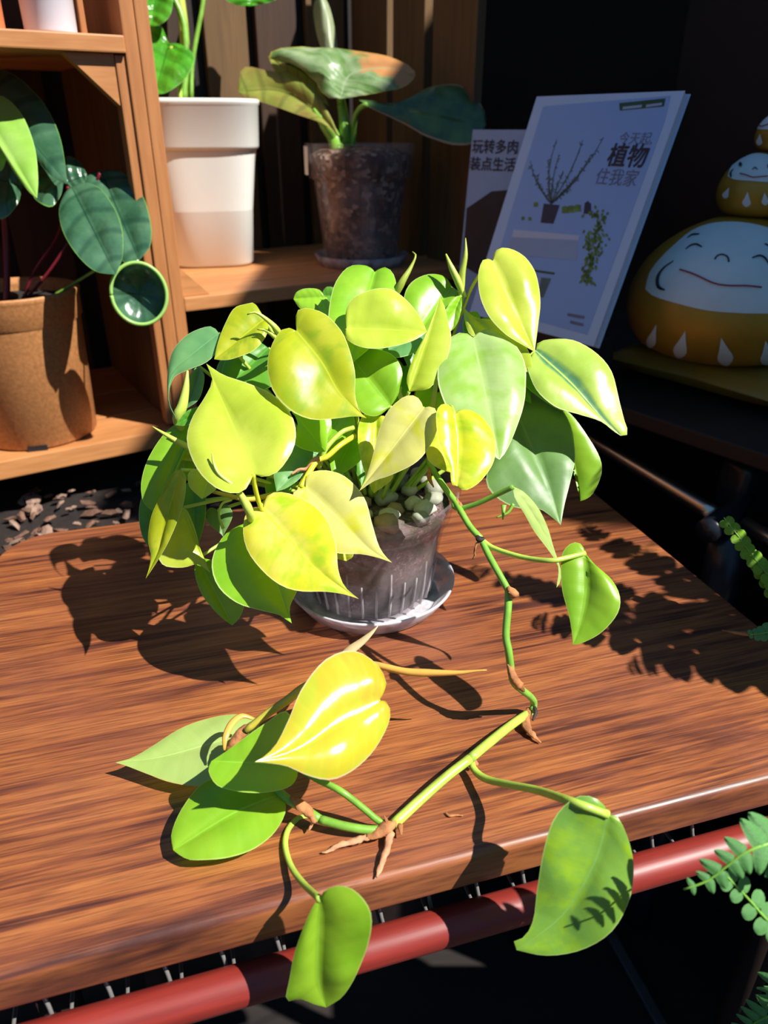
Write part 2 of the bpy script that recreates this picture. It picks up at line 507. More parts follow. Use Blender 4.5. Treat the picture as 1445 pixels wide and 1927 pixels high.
M['paper_photo'] = plain('printed cover photo', (0.30, 0.50, 0.84), 0.35, 0.4, var=0.04, scale=8, bump=0)
M['pages'] = plain('page edges', (0.62, 0.60, 0.68), 0.7, var=0.06, scale=400, bump=0)
M['print_green'] = plain('dark green print', (0.02, 0.09, 0.04), 0.5, bump=0)
M['print_leaf'] = plain('green print', (0.14, 0.26, 0.06), 0.5, var=0.5, scale=150, bump=0)
M['print_twig'] = plain('grey green print', (0.10, 0.17, 0.17), 0.5, var=0.3, bump=0)
M['print_navy'] = plain('navy print', (0.02, 0.03, 0.08), 0.5, bump=0)
M['print_shelf'] = plain('pale shelf print', (0.62, 0.68, 0.80), 0.5, var=0.03, bump=0)
M['print_wall'] = plain('grey print', (0.36, 0.48, 0.66), 0.5, var=0.03, bump=0)
M['print_text'] = plain('black print', (0.02, 0.02, 0.035), 0.5, bump=0)
M['print_greytext'] = plain('grey print text', (0.17, 0.18, 0.26), 0.5, bump=0)
M['print_black'] = plain('dark photo print', (0.015, 0.016, 0.022), 0.5, var=0.5, scale=30, bump=0)
M['pebble_grey'] = plain('grey pebble', (0.36, 0.37, 0.29), 0.65, var=0.2, scale=90, bump=0.4)
M['pebble_tan'] = plain('tan pebble', (0.42, 0.29, 0.17), 0.65, var=0.25, scale=90, bump=0.4)
M['pebble_white'] = plain('chalky pebble', (0.60, 0.58, 0.46), 0.65, var=0.15, scale=90, bump=0.4)
M['chip'] = plain('bark chip', (0.15, 0.075, 0.045), 0.8, var=0.5, scale=120, bump=0.6)
M['chip_pale'] = plain('pale bark chip', (0.26, 0.16, 0.115), 0.8, var=0.3, scale=120, bump=0.6)
M['bed'] = plain('dark loose soil', (0.014, 0.008, 0.006), 0.95, var=0.5, scale=120, bump=1.0, bscale=160)


def soilmat():
    t = NT('mossy potting mix')
    v = t.mapping()
    n1 = t.noise(v, 40, 5, 0.7)
    n2 = t.noise(v, 300, 4, 0.7)
    n3 = t.noise(t.mapping(loc=(3, 1, 7)), 22, 3, 0.6)
    c = t.ramp(n2, [(0.3, (0.05, 0.03, 0.03)), (0.55, (0.17, 0.11, 0.105)), (0.72, (0.50, 0.40, 0.38))])
    c = t.mix(t.ramp(n1, [(0.46, 0.0), (0.56, 0.85)]), c, (0.045, 0.055, 0.022))
    c = t.mix(t.ramp(n3, [(0.55, 0.0), (0.66, 0.75)]), c, (0.30, 0.235, 0.235))
    return t.done(t.bsdf(c, 0.8, 0.3, 0, t.bump(n2, 0.6, 0.001)))


def perlitemat():
    t = NT('perlite and bark mix')
    v = t.mapping()
    vo = t.n('ShaderNodeTexVoronoi')
    vo.inputs['Scale'].default_value = 170
    t.l(v, vo.inputs['Vector'])
    sp = t.n('ShaderNodeSeparateColor')
    t.l(vo.outputs['Color'], sp.inputs[0])
    c = t.ramp(sp.outputs[0], [(0.0, (0.015, 0.01, 0.008)), (0.45, (0.06, 0.032, 0.018)), (0.7, (0.17, 0.09, 0.045)), (0.95, (0.45, 0.38, 0.28))])
    return t.done(t.bsdf(c, 0.7, 0.4, 0, t.bump(vo.outputs['Distance'], 0.9, 0.003)))


M['soil'] = soilmat()
M['perlite'] = perlitemat()

# ------------------------------------------------------------------ the setting
def slab(name, x0, x1, y0, y1, z0, z1, mat, **kw):
    V, Fc = box((x0, y0, z0), (x1 - x0, 0, 0), (0, y1 - y0, 0), (0, 0, z1 - z0))
    return mesh(name, V, Fc, mat, None, smooth=False)


fl = slab('floor', -2.0, 3.0, -1.2, 2.2, -0.66, -0.60, M['floor'])
tag(fl, kind='structure')
wl = slab('wall_back', -2.0, 3.0, 1.60, 1.66, -0.60, 1.60, M['wall'])
tag(wl, kind='structure')
# unseen slabs added overhead at right to shade the dolls and side shelf
ce = slab('sun_blocker', 0.92, 3.0, 0.17, 1.66, 1.50, 1.56, M['wall'])
ce3 = slab('sun_blocker', 1.33, 3.0, 0.06, 0.17, 1.50, 1.56, M['wall'])
tag(ce3, kind='structure')
tag(ce, kind='structure')
ce2 = slab('wall_left', -2.0, -1.94, 0.2, 1.60, -0.60, 1.60, M['wall'])
tag(ce2, kind='structure')

# metal seam strip lying on the floor
a, b = G(1150, 1765, -0.595), G(1245, 1935, -0.595)
dirv = (b - a).normalized(); side = dirv.cross(Vector((0, 0, 1))).normalized()
V, Fc = box(a - side * 0.006 - dirv * 0.05, dirv * ((b - a).length + 0.5), side * 0.012, (0, 0, 0.006), 0.001)
tag(mesh('floor_strip', V, Fc, M['steel'], None, False, origin=a), 'thin metal strip lying on the dark floor below the table', 'strip')

# ------------------------------------------------------------------ table
TA = math.radians(16.0)
TX = Vector((math.cos(TA), math.sin(TA), 0)); TY = Vector((-math.sin(TA), math.cos(TA), 0))
T0 = Vector((-0.159, 0.182, 0))                   # a point of the front edge
table = thing('table', 'low table with a glossy brown wood-grain top, red front rail and wire rack', 'table', tuple(T0), TA)


def tl(p):
    d = Vector(p) - T0
    return (d.dot(TX), d.dot(TY))


xr = tl((0.256, 0.460, 0))[0]
xl = tl((-0.313, 0.50, 0))[0]
yb = tl((-0.205, 0.588, 0))[1]


def rounded_slab(x0, x1, y0, y1, R, z0, z1, edge):
    ring = []
    for cx, cy, a0 in ((x1 - R, y0 + R, -90), (x1 - R, y1 - R, 0), (x0 + R, y1 - R, 90), (x0 + R, y0 + R, 180)):
        for k in range(13):
            a = math.radians(a0 + 90 * k / 12)
            ring.append((cx, cy, math.cos(a), math.sin(a)))
    prof = []
    for k in range(7):
        a = math.pi / 2 * k / 6
        prof.append((edge * (1 - math.sin(a)), z1 - edge * (1 - math.cos(a))))
    prof += [(0.0, z0 + edge * 0.5)]
    for k in range(1, 4):
        a = math.pi / 2 * k / 3
        prof.append((edge * .5 * (1 - math.cos(a)), z0 + edge * .5 * (1 - math.sin(a))))
    V, Fc = [], []
    n = len(ring)
    for ins, z in prof:
        for cx, cy, ca, sa in ring:
            V.append((cx + (R - ins) * ca, cy + (R - ins) * sa, z))
    for i in range(len(prof) - 1):
        for q in range(n):
            Fc.append((i * n + q, (i + 1) * n + q, (i + 1) * n + (q + 1) % n, i * n + (q + 1) % n))
    Fc.append(tuple(range(n)))
    Fc.append(tuple((len(prof) - 1) * n + q for q in range(n))[::-1])
    return V, Fc


V, Fc = rounded_slab(xl, xr, 0.0, yb, 0.045, -0.0225, 0.0, 0.0045)
mesh('tabletop', V, Fc, M['table_top'], table, True, local=True)
# red rail under the front edge
ra, rb = G(250, 1912, -0.046), G(1330, 1604, -0.046)
rd = (rb - ra).normalized()
A3, B3 = ra - rd * 0.14, rb + rd * 0.085
V, Fc = tube([A3, A3 + (B3 - A3) * .5, B3], 0.0094, 20, 12)
Tinv = Matrix.Translation(T0) @ Matrix.Rotation(TA, 4, 'Z')
Tinv = Tinv.inverted()
tag(mesh('front_rail', [Tinv @ v for v in V], Fc, M['rail'], table, True, local=True), 'red stained round rail')
for (lx, ly) in ((xl + 0.06, 0.05), (xr - 0.022, 0.022), (xl + 0.06, yb - 0.11), (xr - 0.05, yb - 0.11)):
    V, Fc = tube([(lx, ly, -0.0225), (lx, ly, -0.60)], 0.011, 12)
    mesh('leg', V, Fc, M['wall'], table, True, local=True)
# wire rack slung under the top
ys = tl(ra + (rb - ra) * .5)[1] + 0.020
V0 = None
for k in range(19):
    x = -0.12 + k * 0.0262
    V, Fc = tube([(x - 0.004, ys - .004, -0.0222), (x - .001, ys - .008, -0.045), (x + 0.003, ys - .014, -0.071), (x + 0.002, ys + .02, -0.070), (x, ys + .22, -0.064)], 0.0011, 6, 14)
    mesh('wire', V, Fc, M['wire'], table, True, local=True)
for yy, zz in ((ys + 0.07, -0.066), (ys + 0.15, -0.065)):
    V, Fc = tube([(-0.13, yy, zz), (0.15, yy, zz), (0.37, yy, zz)], 0.0013, 6, 8)
    mesh('cross_wire', V, Fc, M['wire'], table, True, local=True)

# ------------------------------------------------------------------ wooden shelf unit
SA = math.radians(32)
SX = Vector((math.cos(SA), math.sin(SA), 0)); SB = Vector((-math.sin(SA), math.cos(SA), 0))
S0 = Vector((-0.2198, 0.8087, 0.0))
shelf = thing('wooden_shelf', 'honey-coloured wooden shelf unit with open crate-like bays holding potted plants', 'shelf', tuple(S0 + Vector((0, 0, -0.6))), SA)


def sbox(name, x0, x1, y0, y1, z0, z1, mat, bev=0.0015, parent=None, smooth=False):
    V, Fc = box((x0, y0, z0 + .6), (x1 - x0, 0, 0), (0, y1 - y0, 0), (0, 0, z1 - z0), bev)
    return mesh(name, V, Fc, mat, parent or shelf, smooth, local=True)


DEP = 0.29
sbox('side_board', -0.0205, -0.0075, 0.001, DEP, -0.052, 0.62, M['pine_v'])
sbox('side_board', -0.0075, 0.0055, 0.0, DEP, -0.052, 0.62, M['pine_v'])
sbox('front_post', -0.0300, -0.0190, 0.004, 0.022, 0.01, 0.371, M['pine_v'])
sbox('shade_lining', -0.0222, -0.0206, 0.024, DEP, 0.0065, 0.371, M['slat'], 0)  # dark sheet over the board's inner face, standing in for the bay's shade
# right bay
sbox('shelf_board', 0.0055, 0.40, 0.0, 0.050, 0.134, 0.149, M['pine'])
sbox('shelf_board', 0.0055, 0.40, 0.053, 0.12, 0.134, 0.149, M['pine'])
sbox('shelf_board', 0.0055, 0.40, 0.124, 0.20, 0.134, 0.149, M['pine'])
sbox('shelf_board', 0.0055, 0.40, 0.205, DEP, 0.134, 0.149, M['pine'])
for i, (y0, y1) in enumerate(((0.0, 0.088), (0.106, 0.180), (0.196, DEP))):
    sbox('side_slat', 0.385, 0.398, y0, y1, -0.052, 0.62, M['slat'])
for i, x0 in enumerate((0.010, 0.086, 0.165, 0.238, 0.314)):
    sbox('back_slat', x0, x0 + 0.060, DEP, DEP + 0.012, -0.052, 0.62, M['slat_dark'] if i % 2 else M['slat'])
sbox('back_panel', -0.45, 0.40, DEP + 0.014, DEP + 0.02, -0.052, 0.62, M['darkwood'])
# left bay
sbox('shelf_board', -0.45, -0.0205, 0.0, 0.075, -0.014, 0.006, M['pine'])
sbox('shelf_board', -0.45, -0.0205, 0.080, 0.165, -0.014, 0.006, M['pine'])
sbox('shelf_board', -0.45, -0.0205, 0.172, DEP, -0.014, 0.006, M['pine'])
sbox('shelf_board', -0.45, -0.0205, -0.002, DEP, 0.372, 0.386, M['pine'])
for i, x0 in enumerate((-0.44, -0.36, -0.28, -0.20, -0.115)):
    sbox('back_slat', x0, x0 + 0.070, DEP, DEP + 0.012, -0.052, 0.62, M['slat_dark'])
sbox('side_board', -0.463, -0.45, 0.0, DEP, -0.052, 0.62, M['pine_v'])
sbox('corner_strip', -0.050, -0.0445, 0.03, 0.044, 0.3862, 0.62, M['pine_v'])


def wedge(x0, z0, dx, dzz, y0, y1):
    V = [(x0, y0, z0 + .6), (x0 + dx, y0, z0 + .6), (x0, y0, z0 + dzz + .6), (x0, y1, z0 + .6), (x0 + dx, y1, z0 + .6), (x0, y1, z0 + dzz + .6)]
    Fc = [(0, 1, 2), (3, 5, 4), (0, 3, 4, 1), (1, 4, 5, 2), (0, 2, 5, 3)]
    return mesh('corner_block', V, Fc, M['pine'], shelf, False, local=True)


wedge(-0.0305, 0.3715, -0.044, -0.042, 0.006, 0.022)
wedge(0.0058, 0.1495, 0.030, 0.030, 0.004, 0.020)

# soil bed behind the table with bark debris
SBZ = -0.075
V, Fc = [], []
NX, NY = 60, 34
for j in range(NY):
    for i in range(NX):
        x = -0.62 + 0.74 * i / (NX - 1); y = 0.50 + 0.62 * j / (NY - 1)
        yy = y + (x + 0.31) * 0.29
        h = 0.010 * mnoise.noise((x * 16, yy * 16, 0)) + 0.006 * mnoise.noise((x * 60, yy * 60, 3))
        V.append((x, yy, SBZ + 0.010 + h * .7))
for j in range(NY - 1):
    for i in range(NX - 1):
        a = j * NX + i
        Fc.append((a, a + 1, a + NX + 1, a + NX))
tag(mesh('soil_bed', V, Fc, M['bed'], None), 'dark loose soil and litter under the wooden shelf behind the table', 'soil', kind='stuff')
V, Fc = box((-0.62, 0.50 - .09, -0.60), (0.74, 0.2146, 0), (0, 0.62, 0), (0, 0, 0.525), 0.004)
tag(mesh('planter_box', V, Fc, M['darkwood'], None, False, origin=(-.1, .9, -.6)), 'dark low planter box filled with soil behind the table', 'planter')


def rock(seed, sx, sy, sz, sub=2, amp=0.25):
    bm = bmesh.new()
    bmesh.ops.create_icosphere(bm, subdivisions=sub, radius=1.0)
    for v in bm.verts:
        k = 1 + amp * mnoise.noise(v.co * 1.3 + Vector((seed * 7.1, seed * 3.3, seed)))
        v.co = Vector((v.co.x * sx * k, v.co.y * sy * k, v.co.z * sz * k))
    bm.verts.index_update()
    V = [v.co.copy() for v in bm.verts]; Fc = [tuple(v.index for v in f.verts) for f in bm.faces]
    bm.free()
    return V, Fc


chips = []
for k in range(6):
    V, Fc = rock(k + 11, 0.0085, 0.0042, 0.0028, 1, 0.9)
    me = bpy.data.meshes.new('bark_chip'); me.from_pydata([tuple(v) for v in V], [], Fc)
    me.materials.append(M['chip_pale'] if k % 2 == 0 else M['chip'])
    chips.append(me)
rng = random.Random(5)
n = 0
while n < 130:
    px = rng.uniform(10, 430); py = rng.uniform(880, 1020)
    if py > 1052 - 0.22 * px + 10: continue
    if rng.random() > (0.25 + 0.75 * (py - 880) / 140): continue
    g = G(px, py, SBZ + 0.034)
    o = bpy.data.objects.new('bark_chip', chips[n % 6])
    COL.objects.link(o)
    g.z = SBZ + 0.010 + 0.007 * mnoise.noise((g.x * 16, g.y * 16, 0)) + 0.006 + rng.uniform(0, 0.004)
    o.location = g
    o.rotation_euler = (rng.uniform(-.6, .6), rng.uniform(-.6, .6), rng.uniform(0, 6.3))
    s = rng.uniform(0.5, 1.4)
    o.scale = (s, s, s)
    tag(o, 'small brown bark chip among the litter on the soil behind the table', 'bark chip', 'bark chips on the soil behind the table')
    n += 1

# ------------------------------------------------------------------ leaf builder
TEMPL = [(-.06, .12), (-.14, .35), (-.13, .62), (-.02, .87), (.15, 1), (.35, .93), (.55, .68), (.75, .36), (.88, .14)]


def heart(B, T, wl_, wr_=None, lobes=1.0):
    """screen outline of a generic heart leaf; widths as half widths in px"""
    wr_ = wr_ or wl_
    B = np.array(B, float); T = np.array(T, float)
    m = T - B
    p = np.array([m[1], -m[0]]) / np.linalg.norm(m)
    out = []
    for sgn, w in ((1, wl_), (-1, wr_)):
        out.append([tuple(B + m * (u * (lobes if u < 0 else 1)) + p * sgn * w * ww) for u, ww in TEMPL])
    return out


def leaf(parent, B, T, L, R, d, mat, kv=0.35, kh=0.0, fold=0.004, cup=0.10, mid=None, droop=0.0, foldR=None, wave=0.0, name='leaf', label=None,
         rows=24, cols=7):
    B = np.array(B, float); T = np.array(T, float)
    pts = np.array([B, T] + [np.array(q, float) for q in L + R])
    cx, cy = pts.mean(0)
    m = T - B
    ml = np.linalg.norm(m)
    pn = np.array([m[1], -m[0]]) / ml
    wmax = max(8.0, max(abs((np.array(q) - B) @ pn) for q in L + R))
    fR = fold if foldR is None else foldR

    def dep(q, side):
        a = ((q - B) @ m) / ml ** 2
        b = abs((q - B) @ pn) / wmax
        dd = d + (-kv * (q[1] - cy) + kh * (q[0] - cx)) * d / F
        return dd - (fold if side == 0 else fR) * min(b, 1.4) + droop * max(a, 0) ** 2

    def P3(q, side=None, onmid=False):
        a = ((q - B) @ m) / ml ** 2
        if onmid:
            return P(q[0], q[1], d + (-kv * (q[1] - cy) + kh * (q[0] - cx)) * d / F + droop * max(a, 0) ** 2)
        return P(q[0], q[1], dep(q, side))
    midpts = catmull([tuple(B)] + (mid or []) + [tuple(T)], 41)
    mid3 = [P3(q, onmid=True) for q in midpts]

    def midat(t):
        t = min(max(t, 0), 1) * 40
        i = min(int(t), 39)
        return mid3[i].lerp(mid3[i + 1], t - i)
    V = [midat(0)]; uv = [(0.5, 0.0)]
    grid = [[], []]
    sidepts = []
    allout = []
    for side, O in ((0, L), (1, R)):
        op = catmull([tuple(B)] + list(O) + [tuple(T)], rows)
        allout.append(op)
    taus = []
    for op in allout:
        run = 0.0; tt = []
        for i, q in enumerate(op):
            a = ((q - B) @ m) / ml ** 2
            a = max(a, 0)
            run = max(run, min(1, a * (0.55 + 0.45 * a)))
            tt.append(run)
        tt[-1] = 1.0
        taus.append(tt)
    tau = [0.5 * (taus[0][i] + taus[1][i]) for i in range(rows)]
    # average normal facing the camera
    o1 = P3(allout[0][rows // 2], 0); o2 = P3(allout[1][rows // 2], 1); c0 = midat(0); c1 = midat(1)
    nrm = (o1 - o2).cross(c1 - c0)
    if nrm.length < 1e-9: nrm = Vector((0, -1, 0.5))
    nrm.normalize()
    view = (Vector((0, 0, CAMH)) - c0).normalized()
    if nrm.dot(view) < 0: nrm = -nrm
    ph = (B[0] * 0.37 + B[1] * 0.11) % 6.28
    V = []; uv = []
    K = cols
    for i in range(rows):
        mp = midat(tau[i])
        row = []
        for side in (0, 1):
            o = P3(allout[side][i], side)
            w = (o - mp).length
            for j in (range(K, 0, -1) if side == 0 else range(1, K + 1)):
                s = j / K
                p = mp.lerp(o, s) + nrm * (cup * w * 4 * s * (1 - s) * (1 if side == 0 else 1))
                p = p + nrm * (wave * w * s * s * math.sin(i * 0.9 + ph + side * 2))
                p = p + nrm * w * (0.42 * mnoise.noise(p * 38 + Vector((ph, ph, 0))) + 0.10 * mnoise.noise(p * 110 + Vector((ph, 0, ph)))) * s * (1.15 - s)
                row.append((p, (0.5 + (0.5 if side else -0.5) * s, i / (rows - 1))))
            if side == 0: row.append((mp, (0.5, i / (rows - 1))))
        for p, u in row:
            V.append(p); uv.append(u)
    W = 2 * K + 1
    Fc = []
    for i in range(rows - 1):
        for j in range(W - 1):
            a = i * W + j
            Fc.append((a, a + 1, a + W + 1, a + W))
    o = mesh(name, V, Fc, M[mat] if isinstance(mat, str) else mat, parent, True, uvs=uv)
    if label: o['label'] = label
    o['b3'] = tuple(mid3[0])
    return o


def stalk(parent, pts, r, mat='stem_lime', name='petiole', n=8, label=None):
    P3s = [P(*q) if not isinstance(q, Vector) else q for q in pts]
    V, Fc = tube(P3s, r, n)
    o = mesh(name, V, Fc, M[mat], parent)
    if label: o['label'] = label
    return o


# ------------------------------------------------------------------ saucer, pot and philodendron
PC = Vector((-0.010, 0.466, 0.0))
sc = lathe([(0.001, 0.0032), (0.047, 0.0032), (0.050, 0.0036), (0.0590, 0.0150), (0.0612, 0.0170), (0.0622, 0.0168), (0.0618, 0.0150), (0.0530, 0.0020), (0.051, 0.0), (0.001, 0.0)], PC, 64)
tag(mesh('saucer', *sc, M['frosted'], None, True, origin=PC), 'round frosted plastic saucer under the clear pot on the table', 'saucer')

ph = thing('potted_philodendron', 'heart-leaf lime-yellow philodendron trailing from a clear plastic pot on the table', 'potted plant', tuple(PC + Vector((0, 0, 0.0036))))
PH = 0.090
pot = mesh('pot', *lathe([(0.002, 0.0066), (0.0425, 0.0066), (0.0440, 0.0085), (0.0500, 0.045), (0.0545, 0.070), (0.0575, 0.0705), (0.0600, 0.086), (0.0625, 0.0885), (0.0637, 0.0905), (0.0628, 0.0918), (0.0605, 0.0900),
                                (0.0582, 0.086), (0.0560, 0.0735), (0.0535, 0.070), (0.0488, 0.045), (0.0430, 0.0095)], PC, 72), M['clear'], ph)
pot['label'] = 'clear plastic nursery pot'
for k in range(30):
    a = 2 * math.pi * k / 30
    ca, sa = math.cos(a), math.sin(a)
    r0_, r1_ = 0.0440, 0.0487
    V, Fc = tube([PC + Vector((ca * r0_, sa * r0_, 0.009)), PC + Vector((ca * (r0_ + r1_) / 2, sa * (r0_ + r1_) / 2, 0.022)), PC + Vector((ca * r1_, sa * r1_, 0.037 + (0.009 if k % 3 == 0 else 0)))], [0.0011, 0.0011, 0.0006], 6, 5)
    mesh('rib', V, Fc, M['clear_rib'], pot)
sprof = [(0.002, 0.0098), (0.0412, 0.0098), (0.0475, 0.045), (0.0524, 0.0695), (0.0548, 0.0735), (0.0560, 0.0775), (0.050, 0.0792), (0.030, 0.0800), (0.002, 0.0802)]
mesh('soil', *lathe(sprof, PC, 64), M['soil'], ph)

PL = {'grey': 'greenish grey', 'white': 'chalky pale', 'tan': 'tan'}
prg = random.Random(12)
placed = []
for k in range(900):
    a = prg.uniform(0, 6.283); rad = 0.0545 * math.sqrt(prg.random())
    rr = prg.uniform(0.0050, 0.0085)
    if rad + rr > 0.0565: continue
    q = Vector((math.cos(a) * rad, math.sin(a) * rad, 0))
    if any((q - p_).length < (rr + r_) * 0.86 for p_, r_ in placed): continue
    placed.append((q, rr))
for k, (q, rr) in enumerate(placed):
    c = 'tan' if q.x < 0.018 and prg.random() < .75 else ('white' if prg.random() < .4 else 'grey')
    V, Fc = rock(k, rr * 1.12, rr * 0.95, rr * 0.75, 2, 0.35)
    o = mesh('pebble', V, Fc, M['pebble_' + c], None, True)
    o.location = PC + q + Vector((0, 0, 0.0795 + rr * 0.6))
    o.rotation_euler = (0.2 * math.sin(k), 0.2 * math.cos(k * 2), k * 1.3)
    tag(o, PL[c] + ' pebble on the soil inside the rim of the clear pot', 'pebble', PL[c] + ' pebbles on the soil of the clear pot')

CEN = PC + Vector((0, 0, 0.088))


def autopet(lf, B, d, r=0.0011, mat='stem_lime', sag=0.3):
    """petiole from the leaf base back to the crown in the pot"""
    b = Vector(lf['b3'])
    c = CEN + Vector(((b.x - CEN.x) * 0.25, (b.y - CEN.y) * 0.25, -0.004))
    away = (b - Vector((0, 0, CAMH))).normalized()
    m1 = b.lerp(c, 0.35) + away * 0.010 + Vector((0, 0, 0.006))
    m2 = b.lerp(c, 0.7) + away * 0.006 + Vector((0, 0, 0.004))
    V, Fc = tube([b + away * 0.0005, m1, m2, c], [r, r * 1.1, r * 1.2, r * 1.5], 7, 14)
    mesh('petiole', V, Fc, M[mat], lf)


LV = []


def ph_leaf(B, T, L, R, d, mat, pet=None, petmat='stem_lime', label=None, pr=0.0011, **kw):
    o = leaf(ph, B, T, L, R, d, mat, label=label, **kw)
    if pet is None: autopet(o, B, d, pr, petmat)
    elif pet:
        pp = [P(*q) for q in pet]
        b3 = Vector(o['b3'])
        k = 0 if (pp[0] - b3).length < (pp[-1] - b3).length else -1
        sh = b3 - pp[k]
        n_ = len(pp)
        for i in range(n_):
            w = 1 - i / (n_ - 1) if k == 0 else i / (n_ - 1)
            pp[i] = pp[i] + sh * max(0, w * 1.0) ** 2
        stalk(o, pp, pr, petmat)
    LV.append(o)
    return o


# --- canopy, front to back
ph_leaf((477, 892), (388, 684), [(464, 918), (441, 927), (405, 917), (372, 885), (352, 832), (360, 790), (385, 748), (399, 715)],
        [(481, 894), (494, 897), (522, 888), (550, 850), (557, 812), (544, 775), (505, 737), (455, 717), (420, 705)], 0.425, 'lime',
        pet=[(477, 893, .428), (480, 918, .425), (487, 945, .428), (494, 962, .432)], petmat='stem_yellow', kv=0.55, fold=0.003, cup=0.12, droop=0.004, label='upright lime heart-shaped leaf with pale margin', pr=.0014)
ph_leaf((558, 623), (690, 787), [(545, 617), (534, 617), (515, 640), (503, 685), (513, 735), (545, 772), (585, 788), (630, 787), (668, 783)],
        [(556, 600), (560, 584), (578, 580), (610, 590), (640, 618), (655, 650), (668, 700), (668, 740), (675, 770)], 0.438, 'olive',
        kv=0.25, fold=0.006, cup=0.10, mid=[(605, 680), (640, 740)], label='large olive-lime leaf folded along its midrib')
ph_leaf((498, 600), (403, 676), [(480, 572), (464, 572), (440, 580), (423, 610), (410, 645)], [(505, 610), (500, 635), (478, 660), (440, 675), (420, 678)], 0.468, 'olive', kv=0.4)
ph_leaf((412, 627), (333, 790), [(400, 615), (380, 617), (350, 632), (325, 662), (316, 700), (315, 735), (318, 765)],
        [(418, 635), (412, 655), (390, 680), (350, 698), (328, 710), (318, 740), (322, 770)], 0.462, 'teal', kv=0.4, mid=[(370, 660), (325, 700), (317, 750)], fold=-0.002, droop=0.01, label='small blue-green leaf curling down')
ph_leaf((705, 512), (655, 690), [(690, 500), (655, 502), (630, 535), (618, 590), (622, 640)], [(725, 503), (742, 520), (744, 560), (720, 630)], 0.492, 'bright', kv=0.6, label='broad bright green leaf at the top')
ph_leaf((652, 618), (803, 624), [(650, 590), (662, 562), (700, 546), (740, 548), (775, 575), (795, 605)], [(650, 635), (670, 650), (700, 656), (740, 652), (780, 640)], 0.466, 'lime', kv=0.5, fold=0.004)
ph_leaf((850, 540), (775, 640), [(835, 520), (805, 516), (775, 530), (760, 560), (760, 610)], [(862, 550), (868, 570), (855, 610), (830, 640)], 0.502, 'bright', kv=0.4)
ph_leaf((868, 556), (838, 625), [(855, 560), (840, 580), (830, 605)], [(869, 575), (862, 605), (850, 622)], 0.496, 'bright', kv=0.1)
ph_leaf((803, 628), (708, 668), [(785, 620), (760, 630), (730, 650)], [(800, 645), (780, 665), (740, 675)], 0.488, 'teal', kv=0.5)
ph_leaf((770, 737), (828, 560), [(765, 715), (775, 680), (795, 640), (808, 610), (820, 580)], [(790, 735), (812, 728), (835, 690), (849, 640), (842, 600), (836, 575)], 0.470, 'lime', kv=0.2, fold=0.003)
ph_leaf((735, 765), (655, 665), [(710, 783), (680, 775), (662, 735), (655, 695)], [(750, 740), (757, 700), (738, 668), (700, 655), (672, 656)], 0.474, 'trail', kv=0.3, label='shaded mid-green leaf')
ph_leaf((708, 785), (703, 928), [(695, 775), (680, 785), (673, 815), (678, 860), (690, 900)], [(722, 782), (728, 800), (730, 850), (740, 895), (722, 915)], 0.468, 'yellow', kv=0.2)
ph_leaf((797, 768), (676, 924), [(790, 752), (776, 744), (755, 750), (728, 778), (712, 815), (702, 855), (690, 895)], [(806, 765), (818, 768), (824, 788), (818, 822), (787, 868), (740, 893), (705, 905)], 0.436, 'cream',
        kv=0.3, kh=-0.2, fold=0.003, label='cream leaf pointing down left')
ph_leaf((845, 790), (850, 890), [(825, 795), (806, 825), (803, 860), (822, 880)], [(855, 800), (862, 840), (860, 875)], 0.457, 'yellow', kv=0.2)
ph_leaf((855, 779), (860, 915), [(848, 765), (834, 760), (822, 772), (821, 800), (828, 840), (845, 875), (848, 900), (850, 912)], [(865, 772), (885, 772), (912, 790), (932, 825), (928, 870), (905, 905), (882, 921), (868, 922)], 0.424, 'yellow',
        kv=0.42, kh=0.28, fold=0.005, mid=[(862, 830)], pet=[(855, 779, .426), (846, 765, .445), (826, 800, .475), (812, 850, .482), (810, 880, .49)], label='bright yellow leaf with deep lobes')
ph_leaf((890, 636), (940, 865), [(878, 627), (858, 628), (835, 650), (824, 690), (826, 730), (845, 775), (875, 805), (915, 840), (930, 862)],
        [(905, 622), (930, 621), (965, 645), (988, 680), (990, 720), (985, 765), (968, 815), (952, 850)], 0.464, 'pale', kv=0.6, kh=0.15, fold=0.003, cup=0.12, droop=0.004, label='broad pale green leaf tinted with whitish glare')
ph_leaf((927, 492), (1006, 662), [(918, 487), (908, 490), (900, 515), (903, 555), (918, 595), (945, 625), (975, 645)],
        [(930, 475), (945, 466), (968, 470), (992, 488), (1010, 520), (1017, 565), (1013, 610), (1009, 640)], 0.492, 'lime', kv=0.42, kh=0.28, fold=0.005, cup=0.12,
        mid=[(955, 560), (985, 620)], pet=[(925, 494, .484), (905, 512, .49), (885, 545, .495), (875, 572, .50), (850, 640, .51), (800, 800, .515)], petmat='stem_yellow', label='tall yellow-lime leaf at the top right')
ph_leaf((870, 576), (1002, 705), [(878, 595), (900, 605), (935, 602), (970, 625), (998, 668)], [(878, 618), (890, 634), (930, 650), (975, 690)], 0.488, 'lime', kv=0.4, pet=[])
ph_leaf((1008, 660), (1168, 820), [(1012, 645), (1035, 639), (1078, 641), (1120, 665), (1150, 700), (1165, 750), (1176, 795), (1182, 812), (1176, 822)],
        [(998, 672), (993, 692), (1010, 735), (1045, 765), (1090, 780), (1130, 793), (1155, 812)], 0.476, 'stripe', kv=0.55, kh=0.1, fold=0.004, cup=0.12, mid=[(1075, 722), (1135, 790)], droop=.004, label='lime leaf with a dark grey-green stripe')
